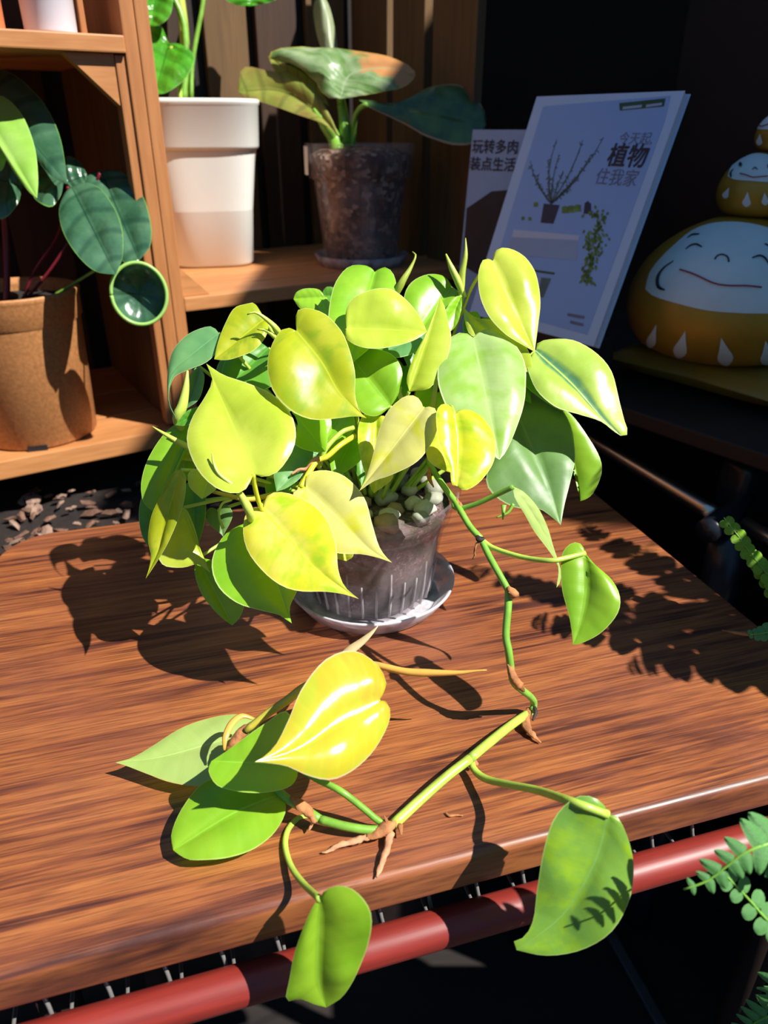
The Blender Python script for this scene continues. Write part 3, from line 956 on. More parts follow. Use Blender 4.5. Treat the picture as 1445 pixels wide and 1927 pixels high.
ph_leaf((962, 752), (1055, 988), [(950, 780), (930, 850), (914, 905), (935, 935), (975, 955), (1010, 955), (1035, 970)],
        [(975, 740), (1010, 738), (1050, 765), (1075, 805), (1082, 860), (1072, 910), (1062, 950)], 0.490, 'dull', kv=0.45, fold=0.003, mid=[(1000, 840), (1035, 920)], label='large dull dark green leaf')
ph_leaf((1050, 765), (1092, 943), [(1052, 800), (1070, 850), (1098, 890), (1112, 912), (1105, 930)], [(1075, 780), (1105, 820), (1128, 860), (1132, 890), (1118, 925), (1105, 938)], 0.510, 'trail', kv=0.1, label='narrow green leaf hanging at the right')
ph_leaf((990, 690), (1080, 775), [(1010, 700), (1045, 730), (1065, 755)], [(985, 720), (1010, 745), (1050, 770)], 0.500, 'green')
ph_leaf((375, 778), (290, 964), [(345, 790), (310, 815), (280, 860), (266, 905), (268, 940), (278, 955)], [(372, 800), (350, 850), (325, 900), (300, 940)], 0.470, 'trail', kv=0.3, label='long green leaf at the far left')
ph_leaf((392, 768), (330, 800), [(378, 764), (350, 775)], [(385, 785), (350, 800)], 0.465, 'green', kv=0.5)
ph_leaf((340, 884), (274, 1089), [(325, 890), (305, 925), (285, 970), (279, 1015), (284, 1045), (280, 1070)],
        [(349, 895), (349, 925), (340, 965), (320, 1015), (300, 1050), (284, 1075)], 0.437, 'olive', kv=0.15, fold=-0.004, foldR=0.006, mid=[(318, 960), (305, 1020), (290, 1055)], label='narrow folded yellow-green leaf')
ph_leaf((345, 955), (396, 1078), [(325, 965), (305, 1000), (298, 1045), (310, 1065), (345, 1068), (372, 1062)], [(355, 965), (370, 1005), (378, 1045), (384, 1062)], 0.455, 'lime', kv=0.3, label='shaded lime leaf')
ph_leaf((362, 900), (368, 1036), [(345, 920), (335, 970), (350, 1015)], [(385, 920), (387, 965), (378, 1010)], 0.475, 'green', kv=0.1)
ph_leaf((300, 905), (292, 1042), [(275, 915), (261, 960), (268, 1010)], [(320, 925), (320, 970), (308, 1010)], 0.490, 'green', kv=0.1)
ph_leaf((372, 1050), (437, 1177), [(366, 1075), (378, 1115), (400, 1145), (420, 1165)], [(400, 1055), (440, 1080), (460, 1125), (452, 1160)], 0.465, 'trail', kv=0.35)
ph_leaf((495, 960), (675, 1127), [(480, 955), (465, 962), (457, 995), (465, 1035), (490, 1070), (525, 1100), (565, 1112), (610, 1113), (645, 1118)],
        [(497, 943), (512, 927), (545, 928), (590, 950), (620, 985), (633, 1030), (636, 1070), (648, 1103)], 0.420, 'patch', kv=0.6, fold=0.003, cup=0.10, mid=[(540, 1010), (600, 1075)],
        pet=[(495, 959, .422), (485, 966, .43), (478, 972, .44), (500, 940, .475)], label='yellow, cream and green patched heart leaf')
ph_leaf((575, 918), (738, 1059), [(560, 920), (550, 935), (560, 985), (590, 1022), (636, 1041), (680, 1043), (712, 1050)],
        [(574, 900), (585, 888), (614, 885), (650, 898), (685, 935), (700, 985), (712, 1025), (724, 1045)], 0.436, 'cream', kv=0.5, fold=0.002, mid=[(630, 970), (690, 1030)],
        pet=[(572, 920, .438), (560, 925, .442), (572, 900, .45), (600, 868, .46)], petmat='stem_yellow', label='cream-yellow heart leaf')
ph_leaf((640, 1005), (652, 1056), [(622, 1020), (630, 1048)], [(662, 1015), (665, 1045)], 0.452, 'lime', kv=.2)
ph_leaf((478, 985), (549, 1173), [(460, 985), (425, 1005), (402, 1040), (399, 1075), (415, 1110), (450, 1137), (495, 1150), (525, 1157), (541, 1168)],
        [(510, 985), (555, 1020), (572, 1070), (560, 1110), (546, 1140), (546, 1160)], 0.433, 'bright', kv=0.5, fold=0.004, label='bright green leaf below the patched one')
ph_leaf((398, 880), (380, 939), [(375, 880), (355, 890), (356, 915), (372, 932)], [(415, 890), (410, 915), (395, 930)], 0.446, 'lime', kv=.2)
# --- inner and rear leaves of the crown
ph_leaf((600, 853), (520, 925), [(575, 835), (545, 830), (520, 850), (515, 890)], [(590, 870), (565, 900), (540, 918)], 0.462, 'teal', kv=0.5, label='deep green arrow-like leaf')
ph_leaf((552, 775), (613, 850), [(560, 800), (555, 835), (590, 850)], [(590, 770), (612, 790), (616, 830)], 0.458, 'bright', kv=0.4)
ph_leaf((612, 560), (552, 563), [(600, 545), (575, 543), (558, 550)], [(622, 575), (605, 598), (580, 592), (562, 578)], 0.520, 'bright', kv=0.3)
ph_leaf((640, 560), (603, 556), [(635, 545), (615, 540)], [(640, 580), (615, 580)], 0.530, 'green')
ph_leaf((505, 655), (415, 740), [(480, 640), (445, 650), (420, 690)], [(530, 680), (520, 720), (460, 745)], 0.490, 'green', kv=0.5)
ph_leaf((375, 690), (350, 770), [(365, 695), (350, 725)], [(385, 710), (375, 750)], 0.490, 'teal')
for (B, T, w, d, mt) in [((660, 830), (625, 905), 34, .486, 'bright'), ((700, 850), (680, 915), 36, .492, 'green'), ((640, 780), (600, 850), 36, .484, 'bright'),
                         ((570, 700), (520, 790), 40, .490, 'green'), ((460, 690), (400, 760), 42, .495, 'green'), ((430, 820), (390, 900), 40, .478, 'trail'),
                         ((760, 690), (740, 760), 40, .498, 'green'), ((790, 640), (770, 700), 34, .500, 'teal'), ((850, 640), (835, 740), 42, .498, 'green'),
                         ((820, 740), (790, 800), 34, .492, 'bright'), ((905, 600), (880, 660), 30, .500, 'green'), ((640, 620), (600, 560), 34, .505, 'bright'),
                         ((340, 850), (318, 930), 34, .486, 'trail'), ((560, 830), (545, 900), 34, .488, 'green'), ((330, 830), (372, 870), 26, .480, 'olive'),
                         ((960, 700), (1000, 760), 30, .505, 'green'), ((410, 960), (420, 1010), 26, .480, 'dull'), ((700, 620), (730, 690), 40, .505, 'green'),
                         ((640, 700), (650, 780), 40, .500, 'green'), ((870, 700), (905, 790), 44, .505, 'dull'), ((530, 900), (505, 960), 26, .485, 'green'),
                         ((310, 960), (330, 1020), 26, .48, 'green'), ((600, 655), (560, 600), 34, .51, 'bright')]:
    L_, R_ = heart(B, T, w)
    ph_leaf(B, T, L_, R_, d, mt, kv=0.5, rows=16, cols=4)

# spears and sheaths of new leaves
def spear(pts, r, mat, label=None):
    V, Fc = tube([P(*q) for q in pts], r, 8)
    o = mesh('leaf_sheath', V, Fc, M[mat], ph)
    if label: o['label'] = label


spear([(399, 853, .408), (402, 872, .408), (413, 893, .408), (440, 915, .410), (458, 940, .414), (470, 965, .418), (472, 985, .43)], [.0004, .0009, .0012, .0018, .0026, .0024, .0016], 'spear', 'curved pale green sheath in front of the lime leaf')
spear([(465, 592, .452), (480, 588, .452), (500, 600, .455), (522, 622, .458), (530, 650, .48)], [.0004, .0012, .0020, .0022, .0014], 'spear')
spear([(484, 620, .458), (500, 622, .458), (518, 635, .46), (540, 660, .48)], [.0004, .0016, .0017, .0012], 'spear')
spear([(353, 695, .465), (350, 730, .465), (343, 765, .466), (335, 785, .468), (345, 820, .48)], [.0006, .0022, .0034, .0036, .0015], 'spear')
spear([(287, 803, .45), (312, 818, .45), (340, 834, .452), (372, 850, .46)], [.0004, .0013, .0020, .0018], 'spear', 'thin pale sheath pointing left')
spear([(776, 474, .492), (782, 482, .49), (772, 505, .49), (757, 530, .49), (742, 560, .495)], [.0004, .0009, .0018, .0026, .0020], 'spear_dark', 'olive sheath rising at the top')
spear([(839, 478, .495), (850, 505, .495), (862, 530, .497), (874, 560, .50)], [.0005, .0020, .0026, .0018], 'spear')
spear([(876, 448, .495), (876, 480, .495), (870, 515, .497), (868, 555, .50), (865, 590, .505)], [.0003, .0016, .0022, .0022, .0014], 'spear_dark', 'tall thin lime sheath')
spear([(822, 706, .464), (818, 735, .464), (814, 770, .468), (806, 800, .475)], [.0006, .0018, .0022, .0016], 'spear_dark')
spear([(755, 728, .47), (752, 742, .472), (760, 760, .475)], [.0004, .0018, .0012], 'spear')
spear([(446, 1015, .452), (456, 998, .45), (468, 985, .448)], [.0008, .0030, .0014], 'spear')
# vines at the pot's mouth
stalk(ph, [(665, 805, .47), (645, 812, .465), (625, 830, .462), (610, 850, .46), (600, 880, .465)], .0016, 'stem_lime', 'vine')
stalk(ph, [(668, 820, .472), (640, 838, .464), (615, 860, .46), (597, 867, .458), (580, 892, .452), (566, 918, .446)], .0018, 'stem_yellow', 'vine')
stalk(ph, [(548, 893, .455), (562, 884, .456), (578, 882, .457), (592, 866, .457), (601, 862, .457)], [.0006, .0010, .0013, .0020, .0018], 'root', 'aerial_root')
stalk(ph, [(400, 925, .462), (430, 932, .465), (470, 940, .468), (520, 930, .475), (560, 935, .49)], [.0012, .0016, .0018, .0018, .0016], 'stem_amber', 'vine')
stalk(ph, [(420, 995, .462), (412, 970, .462), (418, 948, .464), (436, 940, .466)], [.0012, .0008, .0008, .0010], 'stem_lime', 'aerial_root')
stalk(ph, [(808, 880, .462), (808, 900, .458), (816, 917, .457)], [.0008, .0016, .0004], 'papery', 'aerial_root')
stalk(ph, [(948, 950, .44), (946, 978, .44)], [.0016, .0004], 'stem', 'aerial_root')
stalk(ph, [(966, 948, .45), (955, 965, .45), (934, 974, .45)], [.0012, .0009, .0004], 'stem', 'aerial_root')
# wire ring around the pot mouth
ring = [PC + Vector((math.cos(t) * .052, math.sin(t) * .052, .098)) for t in np.linspace(math.radians(60), math.radians(150), 7)]
V, Fc = tube(ring, .0007, 6)
mesh('wire_ring', V, Fc, M['wire'], ph)

# --- the long vine that falls to the table
VN = [(806, 868, .475), (822, 896, .462), (842, 925, .45), (857, 945, .445), (868, 964, .44), (885, 992, .435), (905, 1014, .43)]
stalk(ph, VN, .00195, 'stem', 'vine')
stalk(ph, [(905, 1014, .43), (918, 1042, .425), (931, 1066, .42), (957, 1112, .413)], .0020, 'stem', 'vine')
stalk(ph, [(957, 1112, .413), (956, 1142, .411), (952, 1194, .41), (957, 1225, .409), (962, 1265, .412)], .00215, 'stem', 'vine')
stalk(ph, [(962, 1265, .412), (967, 1285, .418), (983, 1299, .425), (999, 1312, .432), (1005, 1324, .438), (1001, 1338, .437)], .0021, 'stem', 'vine')


def GZ(x, y, z): return (x, y, dz(y, z))


stalk(ph, [GZ(1000, 1338, .0035), GZ(960, 1366, .008), GZ(920, 1398, .011), GZ(884, 1428, .012)], [.0024, .0026, .0027, .0026], 'stem_lime', 'vine')
stalk(ph, [GZ(884, 1428, .012), GZ(840, 1462, .010), GZ(790, 1506, .007), GZ(740, 1552, .004)], [.0026, .0026, .0027, .0028], 'stem_lime', 'vine')
stalk(ph, [GZ(737, 1556, .004), GZ(700, 1562, .005), GZ(650, 1555, .007), GZ(602, 1542, .008)], .0022, 'stem', 'vine')
stalk(ph, [GZ(602, 1542, .008), GZ(570, 1520, .010), GZ(540, 1503, .014), GZ(500, 1460, .020), GZ(470, 1395, .03), GZ(462, 1375, .035)], .0022, 'stem', 'vine')
stalk(ph, [GZ(735, 1552, .004), GZ(713, 1545, .007), GZ(680, 1518, .014), GZ(640, 1488, .022), (600, 1468, .372), (570, 1450, .375)], .0017, 'stem', 'vine')
# nodes with papery sheaths and roots
for pts, r, mt, nm in [
    ([(956, 1104, .412), (962, 1112, .410), (966, 1118, .408), (960, 1126, .409)], [.0012, .0034, .0042, .0012], 'papery', 'node_sheath'),
    ([(958, 1250, .41), (964, 1268, .409), (972, 1284, .412), (986, 1300, .42)], [.0016, .0032, .0034, .0006], 'papery', 'node_sheath'),
    ([(898, 1008, .43), (903, 1015, .428), (911, 1012, .428)], [.0010, .0026, .0012], 'twig', 'node_sheath'),
    ([(903, 1018, .428), (896, 1026, .428), (893, 1038, .428), (891, 1052, .428)], [.0012, .0010, .0007, .0005], 'papery', 'aerial_root'),
    ([GZ(994, 1334, .006), GZ(990, 1350, .005), GZ(992, 1370, .004), GZ(1003, 1384, .003), GZ(1018, 1396, .002)], [.0020, .0030, .0036, .0020, .0003], 'papery', 'node_sheath'),
    ([GZ(1004, 1325, .009), GZ(1008, 1340, .008), GZ(1002, 1356, .006)], [.0008, .0012, .0005], 'twig', 'aerial_root'),
    ([GZ(744, 1548, .006), GZ(728, 1556, .006), GZ(708, 1570, .005), GZ(690, 1574, .004)], [.0014, .0050, .0036, .0014], 'papery', 'node_sheath'),
    ([GZ(704, 1572, .004), GZ(670, 1582, .003), GZ(640, 1590, .002), GZ(606, 1606, .0015)], [.0022, .0022, .0018, .0005], 'root', 'aerial_root'),
    ([GZ(735, 1566, .005), GZ(730, 1590, .004), GZ(720, 1620, .003), GZ(709, 1651, .0015)], [.0030, .0020, .0017, .0006], 'root', 'aerial_root'),
    ([GZ(752, 1552, .005), GZ(754, 1572, .004)], [.0018, .0005], 'papery', 'aerial_root'),
    ([GZ(722, 1536, .010), GZ(728, 1545, .007)], [.0006, .0012], 'papery', 'aerial_root'),
    ([GZ(596, 1546, .008), GZ(586, 1534, .010), GZ(570, 1518, .013), GZ(545, 1500, .017)], [.0016, .0038, .0036, .0008], 'papery', 'node_sheath'),
    ([GZ(588, 1540, .008), GZ(586, 1552, .005), GZ(580, 1562, .003)], [.0014, .0012, .0009], 'root', 'aerial_root'),
    ([GZ(424, 1415, .028), GZ(440, 1398, .032), GZ(456, 1378, .036), GZ(477, 1362, .038)], [.0010, .0046, .0046, .0010], 'papery', 'node_sheath'),
    ([GZ(422, 1412, .030), GZ(424, 1388, .034), GZ(436, 1362, .036), GZ(455, 1347, .036), GZ(476, 1352, .034)], [.0006, .0018, .0020, .0018, .0010], 'spear_orange', 'petiole'),
    ([(882, 1420, .402), (890, 1430, .401), (898, 1440, .400)], [.0006, .0030, .0006], 'papery', 'node_sheath'),
    ([(860, 938, .445), (868, 958, .441), (864, 968, .441)], [.0008, .0026, .0010], 'papery', 'node_sheath'),
]:
    if mt in ('papery', 'root'):
        r = [q_ if q_ < .0015 else max(.0015, q_ * .78) for q_ in r]
    V, Fc = tube([P(*q) for q in pts], r, 9, flat=0.6)
    if mt in ('papery', 'root'):
        V = [v + Vector((mnoise.noise(v * 420), mnoise.noise(v * 420 + Vector((9, 0, 0))), mnoise.noise(v * 420 + Vector((0, 9, 0))))) * .0009 for v in V]
    mesh(nm, V, Fc, M[mt], ph)
stalk(ph, [GZ(462, 1376, .038), GZ(500, 1345, .044), GZ(540, 1318, .050), GZ(575, 1292, .052), (640, 1262, .408), (700, 1252, .416)], [.0018, .0022, .0023, .0020, .0020], 'stem_amber', 'vine')

# leaves on the vine
ph_leaf((966, 916), (1047, 1106), [(985, 925), (1010, 952), (1030, 990), (1042, 1030), (1052, 1060), (1056, 1080), (1053, 1098)],
        [(968, 935), (985, 965), (1005, 1000), (1028, 1030), (1045, 1055), (1051, 1075)], 0.430, 'palegreen', kv=0.1, kh=0.5, fold=0.0, cup=0.05, mid=[(1000, 965), (1030, 1015), (1050, 1065)],
        pet=[(857, 945, .446), (853, 952, .445), (865, 958, .444), (896, 951, .44), (930, 938, .436), (966, 924, .431)], petmat='stem', pr=.0016, label='narrow edge-on pale green leaf on the vine')
ph_leaf((1101, 1041), (1078, 1213), [(1095, 1025), (1078, 1021), (1060, 1037), (1055, 1065), (1058, 1112), (1070, 1156), (1076, 1190)],
        [(1123, 1066), (1150, 1090), (1166, 1122), (1162, 1155), (1132, 1190), (1095, 1210)], 0.402, 'trail', kv=0.25, fold=-0.003, foldR=0.006, mid=[(1102, 1120), (1090, 1180)],
        pet=[(905, 1015, .43), (930, 1032, .425), (985, 1049, .412), (1035, 1055, .402), (1065, 1050, .4035), (1101, 1041, .4055)], petmat='stem_lime', pr=.0015, label='green leaf with small blemishes on the vine')
BL = ph_leaf((1144, 1533), (972, 1788), [(1139, 1518), (1115, 1499), (1081, 1501), (1043, 1540), (1023, 1598), (1011, 1671), (1004, 1730), (988, 1762), (972, 1768), (966, 1775)],
             [(1152, 1531), (1166, 1542), (1185, 1588), (1193, 1637), (1183, 1695), (1149, 1753), (1091, 1790), (1028, 1799)], 0.327, 'trail_dull', kv=-0.08, fold=-0.002, foldR=0.005, cup=0.08, mid=[(1120, 1620), (1060, 1720)],
             pet=[(886, 1432, .400), (893, 1450, .396), (915, 1466, .386), (960, 1477, .370), (1010, 1487, .352), (1080, 1510, .324), (1144, 1533, .3225)], petmat='stem_lime', pr=.0020, label='large dull green leaf hanging over the table edge')
AL = ph_leaf((602, 1692), (614, 1896), [(592, 1700), (575, 1735), (555, 1790), (545, 1840), (539, 1881), (565, 1880), (590, 1890)],
             [(612, 1675), (640, 1667), (672, 1680), (698, 1718), (695, 1770), (672, 1830), (645, 1875)], 0.318, 'trail', kv=-0.35, fold=0.005, cup=0.08, mid=[(598, 1780), (600, 1850)],
             pet=[(582, 1537, .378), (562, 1540, .377), (543, 1560, .371), (537, 1590, .363), (548, 1630, .352), (572, 1664, .340), (602, 1692, .322)], petmat='stem_lime', pr=.0015, label='small green leaf hanging over the table edge')
ph_leaf((485, 1372), (217, 1435), [(490, 1360), (470, 1346), (440, 1344), (394, 1350), (345, 1368), (290, 1402), (250, 1425)],
        [(470, 1410), (430, 1455), (400, 1478), (363, 1480), (315, 1470), (277, 1456), (240, 1442)], dz(1410, .014), 'palegreen', kv=0.95, fold=-.001, cup=0.07, mid=[(400, 1398), (300, 1425)],
        pet=[], label='pale green leaf lying on the table at the left')
ph_leaf((562, 1440), (398, 1432), [(560, 1390), (540, 1338), (500, 1360), (455, 1392), (425, 1414)], [(559, 1462), (545, 1480), (510, 1490), (471, 1492), (430, 1486), (405, 1475), (392, 1450)], dz(1440, .036), 'trail', kv=0.55, fold=0.004,
        pet=[], label='folded green leaf under the amber one')
ph_leaf((533, 1492), (326, 1600), [(510, 1468), (450, 1460), (386, 1472), (345, 1518), (323, 1567)], [(537, 1528), (512, 1570), (470, 1600), (420, 1616), (363, 1619), (340, 1610)], dz(1545, .012), 'trail', kv=0.85, fold=0.0, cup=0.08,
        pet=[], mid=[(440, 1530)], label='green leaf resting on the table')
ph_leaf((712, 1319), (479, 1434), [(723, 1303), (726, 1280), (706, 1247), (662, 1224), (610, 1243), (568, 1296), (545, 1350), (520, 1400), (495, 1425)],
        [(722, 1316), (734, 1335), (730, 1365), (704, 1412), (664, 1450), (622, 1468), (580, 1460), (540, 1442), (505, 1436)], dz(1345, .066), 'young', kh=0.38, kv=0.48, fold=-0.002, cup=0.16, mid=[(650, 1350), (560, 1410)],
        pet=[(712, 1319, dz(1319, .064)), (700, 1345, dz(1345, .05)), (640, 1400, dz(1400, .04)), (570, 1450, .375)], label='glossy amber-yellow young leaf')
V, Fc = tube([P(*q) for q in [(685, 1252, .416), (704, 1251, .414), (735, 1258, .410), (765, 1264, .407), (800, 1266, .405), (860, 1266, .402), (900, 1262, .400), (916, 1261, .400)]], [.0020, .0020, .0020, .0022, .0017, .0010, .0003], 8)
mesh('leaf_sheath', V, Fc, M['spear_orange'], ph)['label'] = 'long orange-yellow sheath pointing right'
V, Fc = tube([P(*q) for q in [(628, 1264, .408), (652, 1230, .413), (680, 1208, .415), (698, 1192, .416), (711, 1178, .417)]], [.0022, .0034, .0030, .0020, .0003], 8, flat=0.5)
mesh('leaf_sheath', V, Fc, M['spear_pink'], ph)['label'] = 'short pinkish sheath behind the amber leaf'

# dried bit on the table
V, Fc = tube([G(839, 1529, .0012), G(845, 1535, .001), G(858, 1534, .001), G(871, 1535, .001)], [.0004, .0008, .0006, .0003], 6)
tag(mesh('dried_tendril', V, Fc, M['papery'], None, origin=G(850, 1533, .001)), 'tiny brown dried tendril lying on the tabletop beside the vine', 'debris')

# ------------------------------------------------------------------ plants on the shelf
def W(o, pts, r, mat, nm='stem', n=8):
    V, Fc = tube([P(*q) for q in pts], r, n)
    return mesh(nm, V, Fc, M[mat], o)


# white pot plant
WP = Vector((-0.232, 1.052, 0.149))
wpp = thing('potted_aroid', 'cream square plastic pot with glossy green veined leaves on the right-hand shelf', 'potted plant', tuple(WP))
prof = [(.001, .001), (.050, .001), (.053, .004), (.0600, .105), (.0604, .107), (.0607, .109), (.0612, .114), (.0616, .117), (.0619, .119), (.0650, .138), (.0690, .1385), (.0705, .142), (.0730, .186), (.0745, .188), (.0745, .192), (.0720, .193), (.0705, .186), (.066, .14), (.05, .006)]
V, Fc = lathe(prof, WP, 64, 4.2, math.radians(12))
mesh('pot', V, Fc, M['cream_plastic'], wpp)
V, Fc = lathe([(.001, .172), (.069, .172)], WP, 64, 4.2, math.radians(12))
mesh('soil', V, Fc, M['bed'], wpp)
for B, T, L, R, d, mt in [((318, 82), (292, 178), [(300, 45), (275, 40), (255, 90), (262, 150)], [(345, 85), (366, 110), (352, 145), (318, 172)], .90, 'glossy'),
                          ((300, -40), (285, 50), [(270, -30), (262, 10)], [(325, -20), (322, 25), (305, 45)], .895, 'glossy'),
                          ((520, -60), (470, 12), [(480, -60), (425, -10), (440, 8)], [(545, -40), (520, 0)], .90, 'glossy'),
                          ((250, -80), (200, -10), [(215, -70)], [(270, -30)], .95, 'glossy')]:
    lf = leaf(wpp, B, T, L, R, d, mt, kv=.3, fold=.008)
W(wpp, [(345, 190, .92), (350, 120, .915), (345, 40, .905), (318, -20, .895)], .004, 'stem')
W(wpp, [(360, 190, .925), (362, 120, .92), (378, 30, .91), (400, -60, .90), (480, -80, .88)], .0028, 'stem')
W(wpp, [(340, 190, .915), (335, 140, .91), (322, 88, .902)], .0028, 'stem_lime')
W(wpp, [(350, 190, .93), (346, 60, .92), (330, -60, .90)], .006, 'spear')

# calathea
CP = Vector((-0.030, 1.035, 0.149))
tag(mesh('saucer', *lathe([(.001, .003), (.052, .003), (.060, .014), (.062, .014), (.055, 0.0), (.001, 0.0)], CP, 48), M['clear_rib'], None, origin=CP), 'clear plastic saucer under the pot on the right-hand shelf', 'saucer')
cal = thing('potted_calathea', 'calathea with variegated browning leaves in a clear pot on the right-hand shelf', 'potted plant', tuple(CP + Vector((0, 0, .004))))
V, Fc = lathe([(.001, .0045), (.047, .0045), (.049, .008), (.0590, .100), (.0595, .104), (.0660, .106), (.0690, .143), (.0700, .145), (.0670, .145), (.0640, .108), (.0575, .10), (.047, .008)], CP, 56)
mesh('pot', V, Fc, M['clear'], cal)
mesh('soil', *lathe([(.001, .0085), (.0455, .0085), (.056, .10), (.0570, .106), (.0620, .110), (.0640, .132), (.05, .138), (.001, .142)], CP, 48), M['perlite'], cal)
V, Fc = lathe([(.0705, .110), (.0705, .142)], CP, 56)
keep = [f for f in Fc if 27 <= (f[0] % 56) <= 31]
mesh('rim_strip', V, keep, M['white_strip'], cal)
leaf(cal, (640, 186), (781, 135), [(612, 182), (590, 150), (560, 128), (515, 118), (503, 102), (530, 92), (590, 88), (660, 93), (720, 103), (765, 120)], [(680, 180), (730, 172), (765, 160), (780, 145)], 0.895, 'cal_top', kv=.3, fold=-.004, mid=[(660, 140), (720, 128)], label='cupped variegated leaf with a browned tip')
leaf(cal, (640, 262), (448, 172), [(620, 215), (590, 170), (545, 140), (500, 132), (457, 127)], [(610, 235), (560, 215), (500, 195), (465, 185)], 0.905, 'cal_side', kv=.3, fold=.010, mid=[(600, 215), (530, 172)], label='yellowish ribbed leaf pointing left')
leaf(cal, (620, 200), (505, 105), [(600, 165), (560, 130), (530, 118)], [(590, 185), (540, 160), (515, 130)], 0.915, 'cal_side', kv=.3, fold=.006)
leaf(cal, (675, 188), (914, 235), [(705, 190), (740, 200), (770, 188), (800, 168), (850, 158), (890, 178), (912, 210)], [(700, 205), (745, 225), (790, 250), (840, 270), (880, 274), (905, 262)], 0.885, 'cal_dark', kv=.3, fold=-.003, mid=[(780, 205), (860, 222)], label='dark green leaf with a tan margin pointing right')
leaf(cal, (640, 180), (602, -12), [(622, 130), (600, 80), (590, 30), (592, 5)], [(638, 130), (634, 80), (625, 30), (614, 0)], 0.925, 'cal_new', kv=0, fold=-.012)
W(cal, [(648, 285, 0.935), (648, 240, 0.915), (642, 200, 0.910), (640, 184, 0.891)], [.007, .007, .005, .004], 'stem')
W(cal, [(635, 290, 0.915), (630, 262, 0.920), (612, 235, 0.905), (590, 205, 0.900)], [.009, .009, .007, .002], 'stem', 'petiole')
W(cal, [(662, 285, 0.935), (665, 240, 0.915), (672, 210, 0.895), (690, 196, 0.883)], [.005, .004, .003, .003], 'stem')
W(cal, [(655, 285, 0.945), (652, 230, 0.925), (640, 160, 0.925)], [.005, .004, .003], 'spear')

# tan pot with peperomia-like plant, lower left
BP = Vector((-0.388, 0.785, 0.006))
brp = thing('potted_peperomia', 'tan plastic pot with dark silvery round leaves on the lower left shelf', 'potted plant', tuple(BP))
V, Fc = lathe([(.001, .001), (.058, .001), (.0600, .003), (.0645, .125), (.0648, .127), (.0665, .129), (.0672, .150), (.0680, .1525), (.0690, .1560), (.0680, .1580), (.0655, .1580), (.064, .15), (.058, .005)], BP, 64)
pb = mesh('pot', V, Fc, M['brown_plastic'], brp)
g = BP + Vector((0.020, -0.0592, 0.0))
V, Fc = box(g + Vector((-.009, -.001, .0003)), (.018, .006, 0), (0, .004, 0), (0, 0, .0055))
mesh('drain_notch', V, Fc, M['ink'], pb, False)
V, Fc = lathe([(.001, .146), (.064, .144)], BP, 48)
mesh('soil', V, Fc, M['bed'], brp)
for B, T, L, R, d, mt, kw in [
    ((-40, 150), (127, 345), [(-20, 130), (20, 137), (60, 168), (95, 215), (116, 270)], [(-20, 190), (20, 240), (55, 280), (90, 325), (112, 342)], .70, 'silver', dict(fold=-.006, label='long dark leaf with a light margin')),
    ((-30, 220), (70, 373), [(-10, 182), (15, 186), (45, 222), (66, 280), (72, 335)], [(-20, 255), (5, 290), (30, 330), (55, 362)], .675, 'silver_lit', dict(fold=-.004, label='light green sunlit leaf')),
    ((120, 345), (66, 300), [(112, 375), (95, 392), (68, 378), (58, 345)], [(115, 325), (85, 300)], .715, 'silver', dict(kv=.9)),
    ((-30, 330), (42, 350), [(-20, 290), (10, 292), (32, 315)], [(-20, 400), (5, 412), (32, 388)], .72, 'silver', {}),
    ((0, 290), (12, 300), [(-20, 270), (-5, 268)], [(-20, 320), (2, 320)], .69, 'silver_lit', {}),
    ((122, 345), (165, 330), [(118, 310), (128, 294), (150, 305)], [(135, 355), (155, 350)], .74, 'silver', {}),
    ((135, 352), (218, 517), [(122, 362), (111, 395), (118, 435), (145, 480), (180, 510)], [(155, 343), (185, 352), (212, 385), (230, 430), (231, 480)], .70, 'silver', dict(kv=.5, fold=.004, label='oval silvery ribbed leaf')),
    ((190, 322), (262, 490), [(172, 325), (158, 345), (180, 400), (215, 470), (240, 498)], [(225, 322), (262, 355), (282, 410), (284, 460)], .735, 'silver', dict(kv=.4)),
]:
    leaf(brp, B, T, L, R, d, mt, **kw)
# cupped leaf
c0 = P(262, 553, .70)
ax = (Vector((0, 0, CAMH)) - c0).normalized()
ux, uy = frame(ax)
V, Fc, uv = [], [], []
NR, NS = 9, 36
for i in range(NR):
    t = i / (NR - 1)
    r = 0.0265 * math.sin(t * 1.75) / math.sin(1.75) * (1.0 if t < .95 else 1.02)
    hgt = -0.020 * (1 - t ** 2)
    for q in range(NS):
        an = 2 * math.pi * q / NS
        V.append(c0 + ux * math.cos(an) * r * .93 + uy * math.sin(an) * r * 1.04 + ax * (hgt + .0015 * math.sin(an * 3) * t))
        uv.append((.5 + .495 * t, q / NS))
for i in range(NR - 1):
    for q in range(NS):
        Fc.append((i * NS + q, i * NS + (q + 1) % NS, (i + 1) * NS + (q + 1) % NS, (i + 1) * NS + q))
mesh('leaf', V, Fc, M['silver'], brp, True, uvs=uv)['label'] = 'cup-shaped leaf opening towards the front'
rim = [c0 + ux * math.cos(2 * math.pi * q / 24) * .0250 + uy * math.sin(2 * math.pi * q / 24) * .0280 + ax * .001 for q in range(25)]
V, Fc = tube(rim, [.0018, .0018], 6, 60)
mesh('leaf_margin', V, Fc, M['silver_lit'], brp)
W(brp, [(12, 585, .78), (13, 520, .77), (10, 440, .755), (5, 360, .73)], .0035, 'redstem')
W(brp, [(40, 585, .80), (60, 520, .79), (110, 440, .77), (128, 352, .72)], .0016, 'redstem')
W(brp, [(50, 585, .80), (120, 545, .79), (200, 500, .77), (240, 520, .73), (262, 548, .72)], .0014, 'stem')
W(brp, [(30, 585, .80), (100, 500, .79), (160, 400, .77), (188, 326, .74)], .0016, 'redstem')

